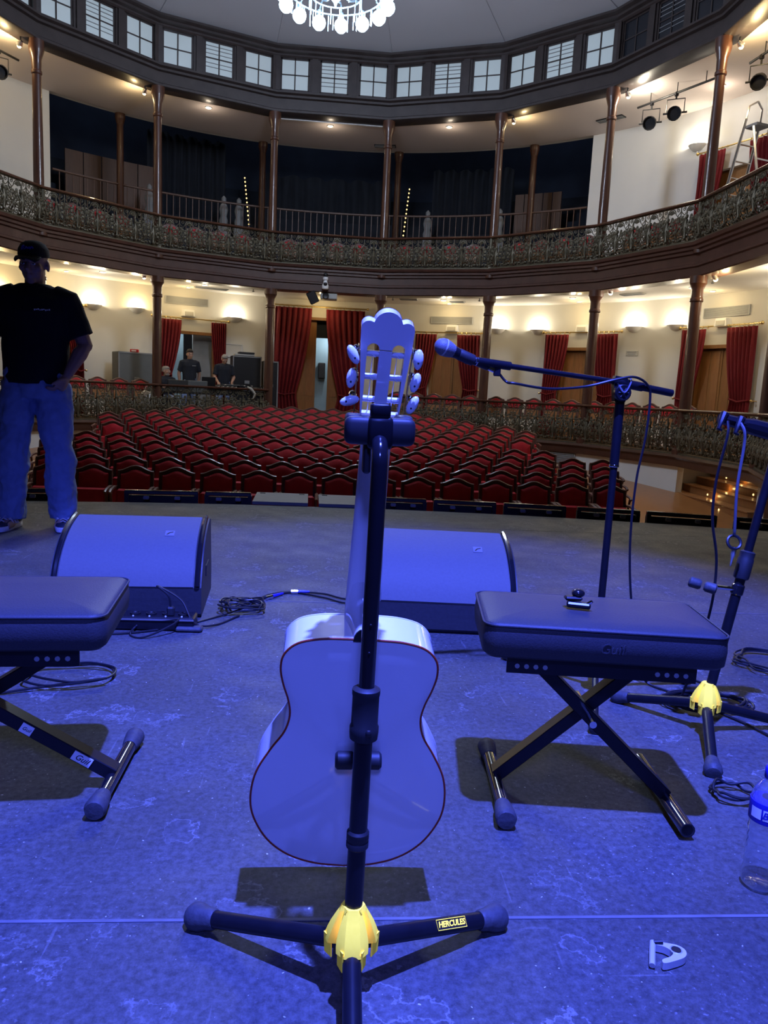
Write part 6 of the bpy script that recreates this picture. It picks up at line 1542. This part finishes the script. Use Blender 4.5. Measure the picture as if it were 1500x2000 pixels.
        for i in range(4):
            y = -0.045-0.028*i; z = 0.098-0.0105*i; m = MB(); m.pipe([F @ Vector((-0.026, y, z-0.014)), F @ Vector((0, y-0.004, z+0.002)), F @ Vector((0.026, y, z-0.014))], 0.0042, 6); m.build('lace', 'shoewhite', so, world=False)
        for i in range(3):
            for sd in (-1, 1):
                m = MB(); m.pipe([F @ Vector((sd*0.043, -0.01-0.032*i, 0.040)), F @ Vector((sd*0.039, -0.025-0.03*i, 0.062)), F @ Vector((sd*0.031, -0.04-0.028*i, 0.078))], 0.0085, 6); m.build('shoe_stripe', 'shoewhite', so, world=False)
    # hair, cap, glasses
    if hair and not cap:
        m = MB(); n = 16
        top = {'short': 0.118, 'tuft': 0.128}[hair]
        rings = []
        for z, rx, ry, cy in ((-0.03, 0.081, 0.055, 0.062), (0.02, 0.0835, 0.085, 0.032), (0.055, 0.083, 0.102, 0.014), (0.085, 0.072, 0.094, 0.008), (top-0.012, 0.05, 0.07, 0.006), (top, 0.015, 0.03, 0.005)):
            rings.append([HM @ Vector((rx*cos(2*pi*i/n), cy+ry*sin(2*pi*i/n), z)) for i in range(n)])
        m.loft(rings); o = m.build('hair', haircol, t, world=False, smooth=60)
    if beard:
        m = MB(); m.ball((0, -0.035, -0.088), (0.062, 0.066, 0.046), 14, 8, HM); m.build('beard', beard, t, world=False)
    if cap:
        m = MB(); n = 20; rings = []
        for z, rx, ry in ((0.028, 0.087, 0.105), (0.045, 0.089, 0.107), (0.075, 0.085, 0.103), (0.105, 0.068, 0.085), (0.122, 0.040, 0.052), (0.127, 0.008, 0.01)):
            rings.append([HM @ Vector((rx*cos(2*pi*i/n), 0.012+ry*sin(2*pi*i/n), z+0.0)) for i in range(n)])
        m.loft(rings); c = m.build('cap', 'tshirt', t, world=False, smooth=60)
        m = MB(); rings = []
        for j in range(7):
            f = j/6
            rings.append([HM @ Vector((0.074*(1-0.25*f**3)*q, -0.078-0.085*f*(1-0.28*q*q)+0.0*q, 0.040-0.018*f-0.022*q*q*(0.5+0.5*f)+0.0)) for q in (-1, -0.75, -0.5, -0.25, 0, 0.25, 0.5, 0.75, 1)])
        m.loft(rings, cap=False, closed=False); bo = m.build('brim', 'tshirt', c, world=False, smooth=60); sm = bo.modifiers.new('thickness', 'SOLIDIFY'); sm.thickness = 0.005
        m = MB(); pts = [(-0.034, 0.070), (-0.030, 0.090), (-0.020, 0.093), (-0.024, 0.078), (-0.012, 0.076), (-0.008, 0.088), (0.002, 0.078), (0.010, 0.088), (0.014, 0.077), (0.024, 0.090), (0.032, 0.079)]
        m.pipe([HM @ Vector((x, -0.092+0.9*(x*x)*4+(z-0.07)*0.35, z)) for x, z in [(p.x, p.y) for p in catmull([(a, c_, 0) for a, c_ in pts], 3)]], 0.0045, 5); m.build('cap_emblem', 'gblue', c, world=False)
    if glasses:
        for s in (-1, 1):
            m = MB(); m.pipe([HM @ Vector((s*0.031+0.021*cos(2*pi*i/12), -0.108, -0.008+0.017*sin(2*pi*i/12))) for i in range(12)], 0.002, 5, closed=True); m.build('glasses_rim', 'alu', t, world=False)
    return t
STAND = dict(pelvis=(0, 0, 0.985), neck=(0, 0.01, 1.515), head=(0, -0.012, 1.655), sh_l=(0.188, 0.01, 1.435), sh_r=(-0.188, 0.01, 1.435), el_l=(0.285, 0.03, 1.175), wr_l=(0.205, -0.085, 0.985), el_r=(-0.275, 0.04, 1.17), wr_r=(-0.235, -0.12, 0.98),
             hip_l=(0.095, 0, 0.90), hip_r=(-0.095, 0, 0.90), kn_l=(0.135, -0.03, 0.50), kn_r=(-0.14, -0.03, 0.50), an_l=(0.145, 0.02, 0.09), an_r=(-0.165, 0.0, 0.09), head_rot=(0, 0))
J = dict(STAND); J.update(head_rot=(-6, 9))
person('man in black t-shirt, dark cap and blue jeans standing at the left stage edge', (-1.885, 5.27, 0), RD(6), J, cap=True, hair=None, scale=1.045, vox=0.008, stocky=1.1, hands=((-0.5, -0.25, -0.8), (0, -0.3, -1)), logo=True)
J = dict(STAND); J.update(head_rot=(0, 8), el_l=(0.26, 0.04, 1.16), wr_l=(0.24, 0.05, 0.92), el_r=(-0.26, 0.04, 1.16), wr_r=(-0.24, 0.03, 0.92))
person('young man in black t-shirt standing behind the sound desk', P(-24.4, 8.75, ZT), RD(24), J, hair='tuft', scale=1.06, shirt='navy', hands=((0, 0, -1), (0, 0, -1)), logo=True)
J = dict(STAND); J.update(head=(0, -0.06, 1.64), head_rot=(5, 32), el_r=(-0.26, -0.02, 1.16), wr_r=(-0.20, -0.24, 1.02), el_l=(0.26, -0.02, 1.16), wr_l=(0.16, -0.24, 1.02))
person('man in dark t-shirt bending his head over the mixing console', P(-18.4, 8.6, ZT), RD(18), J, hair='short', haircol='hairgrey', shirt='navy', scale=1.02, hands=((0, -0.7, -0.6), (0, -0.7, -0.6)))
SIT = dict(pelvis=(0, 0.05, 0.52), neck=(0, 0.0, 1.06), head=(0, -0.03, 1.20), sh_l=(0.185, 0.0, 0.98), sh_r=(-0.185, 0.0, 0.98), el_l=(0.25, -0.10, 0.74), wr_l=(0.16, -0.30, 0.80), el_r=(-0.25, -0.10, 0.74), wr_r=(-0.16, -0.30, 0.80),
           hip_l=(0.095, 0.03, 0.50), hip_r=(-0.095, 0.03, 0.50), kn_l=(0.13, -0.40, 0.52), kn_r=(-0.13, -0.40, 0.52), an_l=(0.12, -0.38, 0.09), an_r=(-0.12, -0.38, 0.09), head_rot=(45, 5))
person('grey-haired man with glasses sitting at the left end of the sound desk', P(-28.6, 8.75, ZT), RD(24), SIT, hair='short', haircol='hairgrey', beard='hairgrey', glasses=True, shirt='navy', scale=1.06, hands=((0, -1, 0), (0, -1, 0)))
t = thing('office_chair', 'black chair under the seated grey-haired man', 'chair', P(-28.6, 8.80, ZT), RD(28)); m = MB(); m.box((0, 0.03, 0.42), (0.46, 0.44, 0.06), bev=0.02); m.build('seat', 'black', t, world=False)
m = MB(); m.box((0, 0.29, 0.78), (0.42, 0.05, 0.45), bev=0.02); m.build('backrest', 'black', t, world=False); m = MB(); m.box((0, 0.27, 0.5), (0.05, 0.03, 0.2)); m.build('back_post', 'black', t, world=False)
for sx in (-1, 1):
    for sy in (-1, 1):
        m = MB(); m.pipe([(sx*0.2, 0.03+sy*0.19, 0.40), (sx*0.22, 0.03+sy*0.21, 0.0)], 0.014, 6); m.build('leg', 'black', t, world=False)
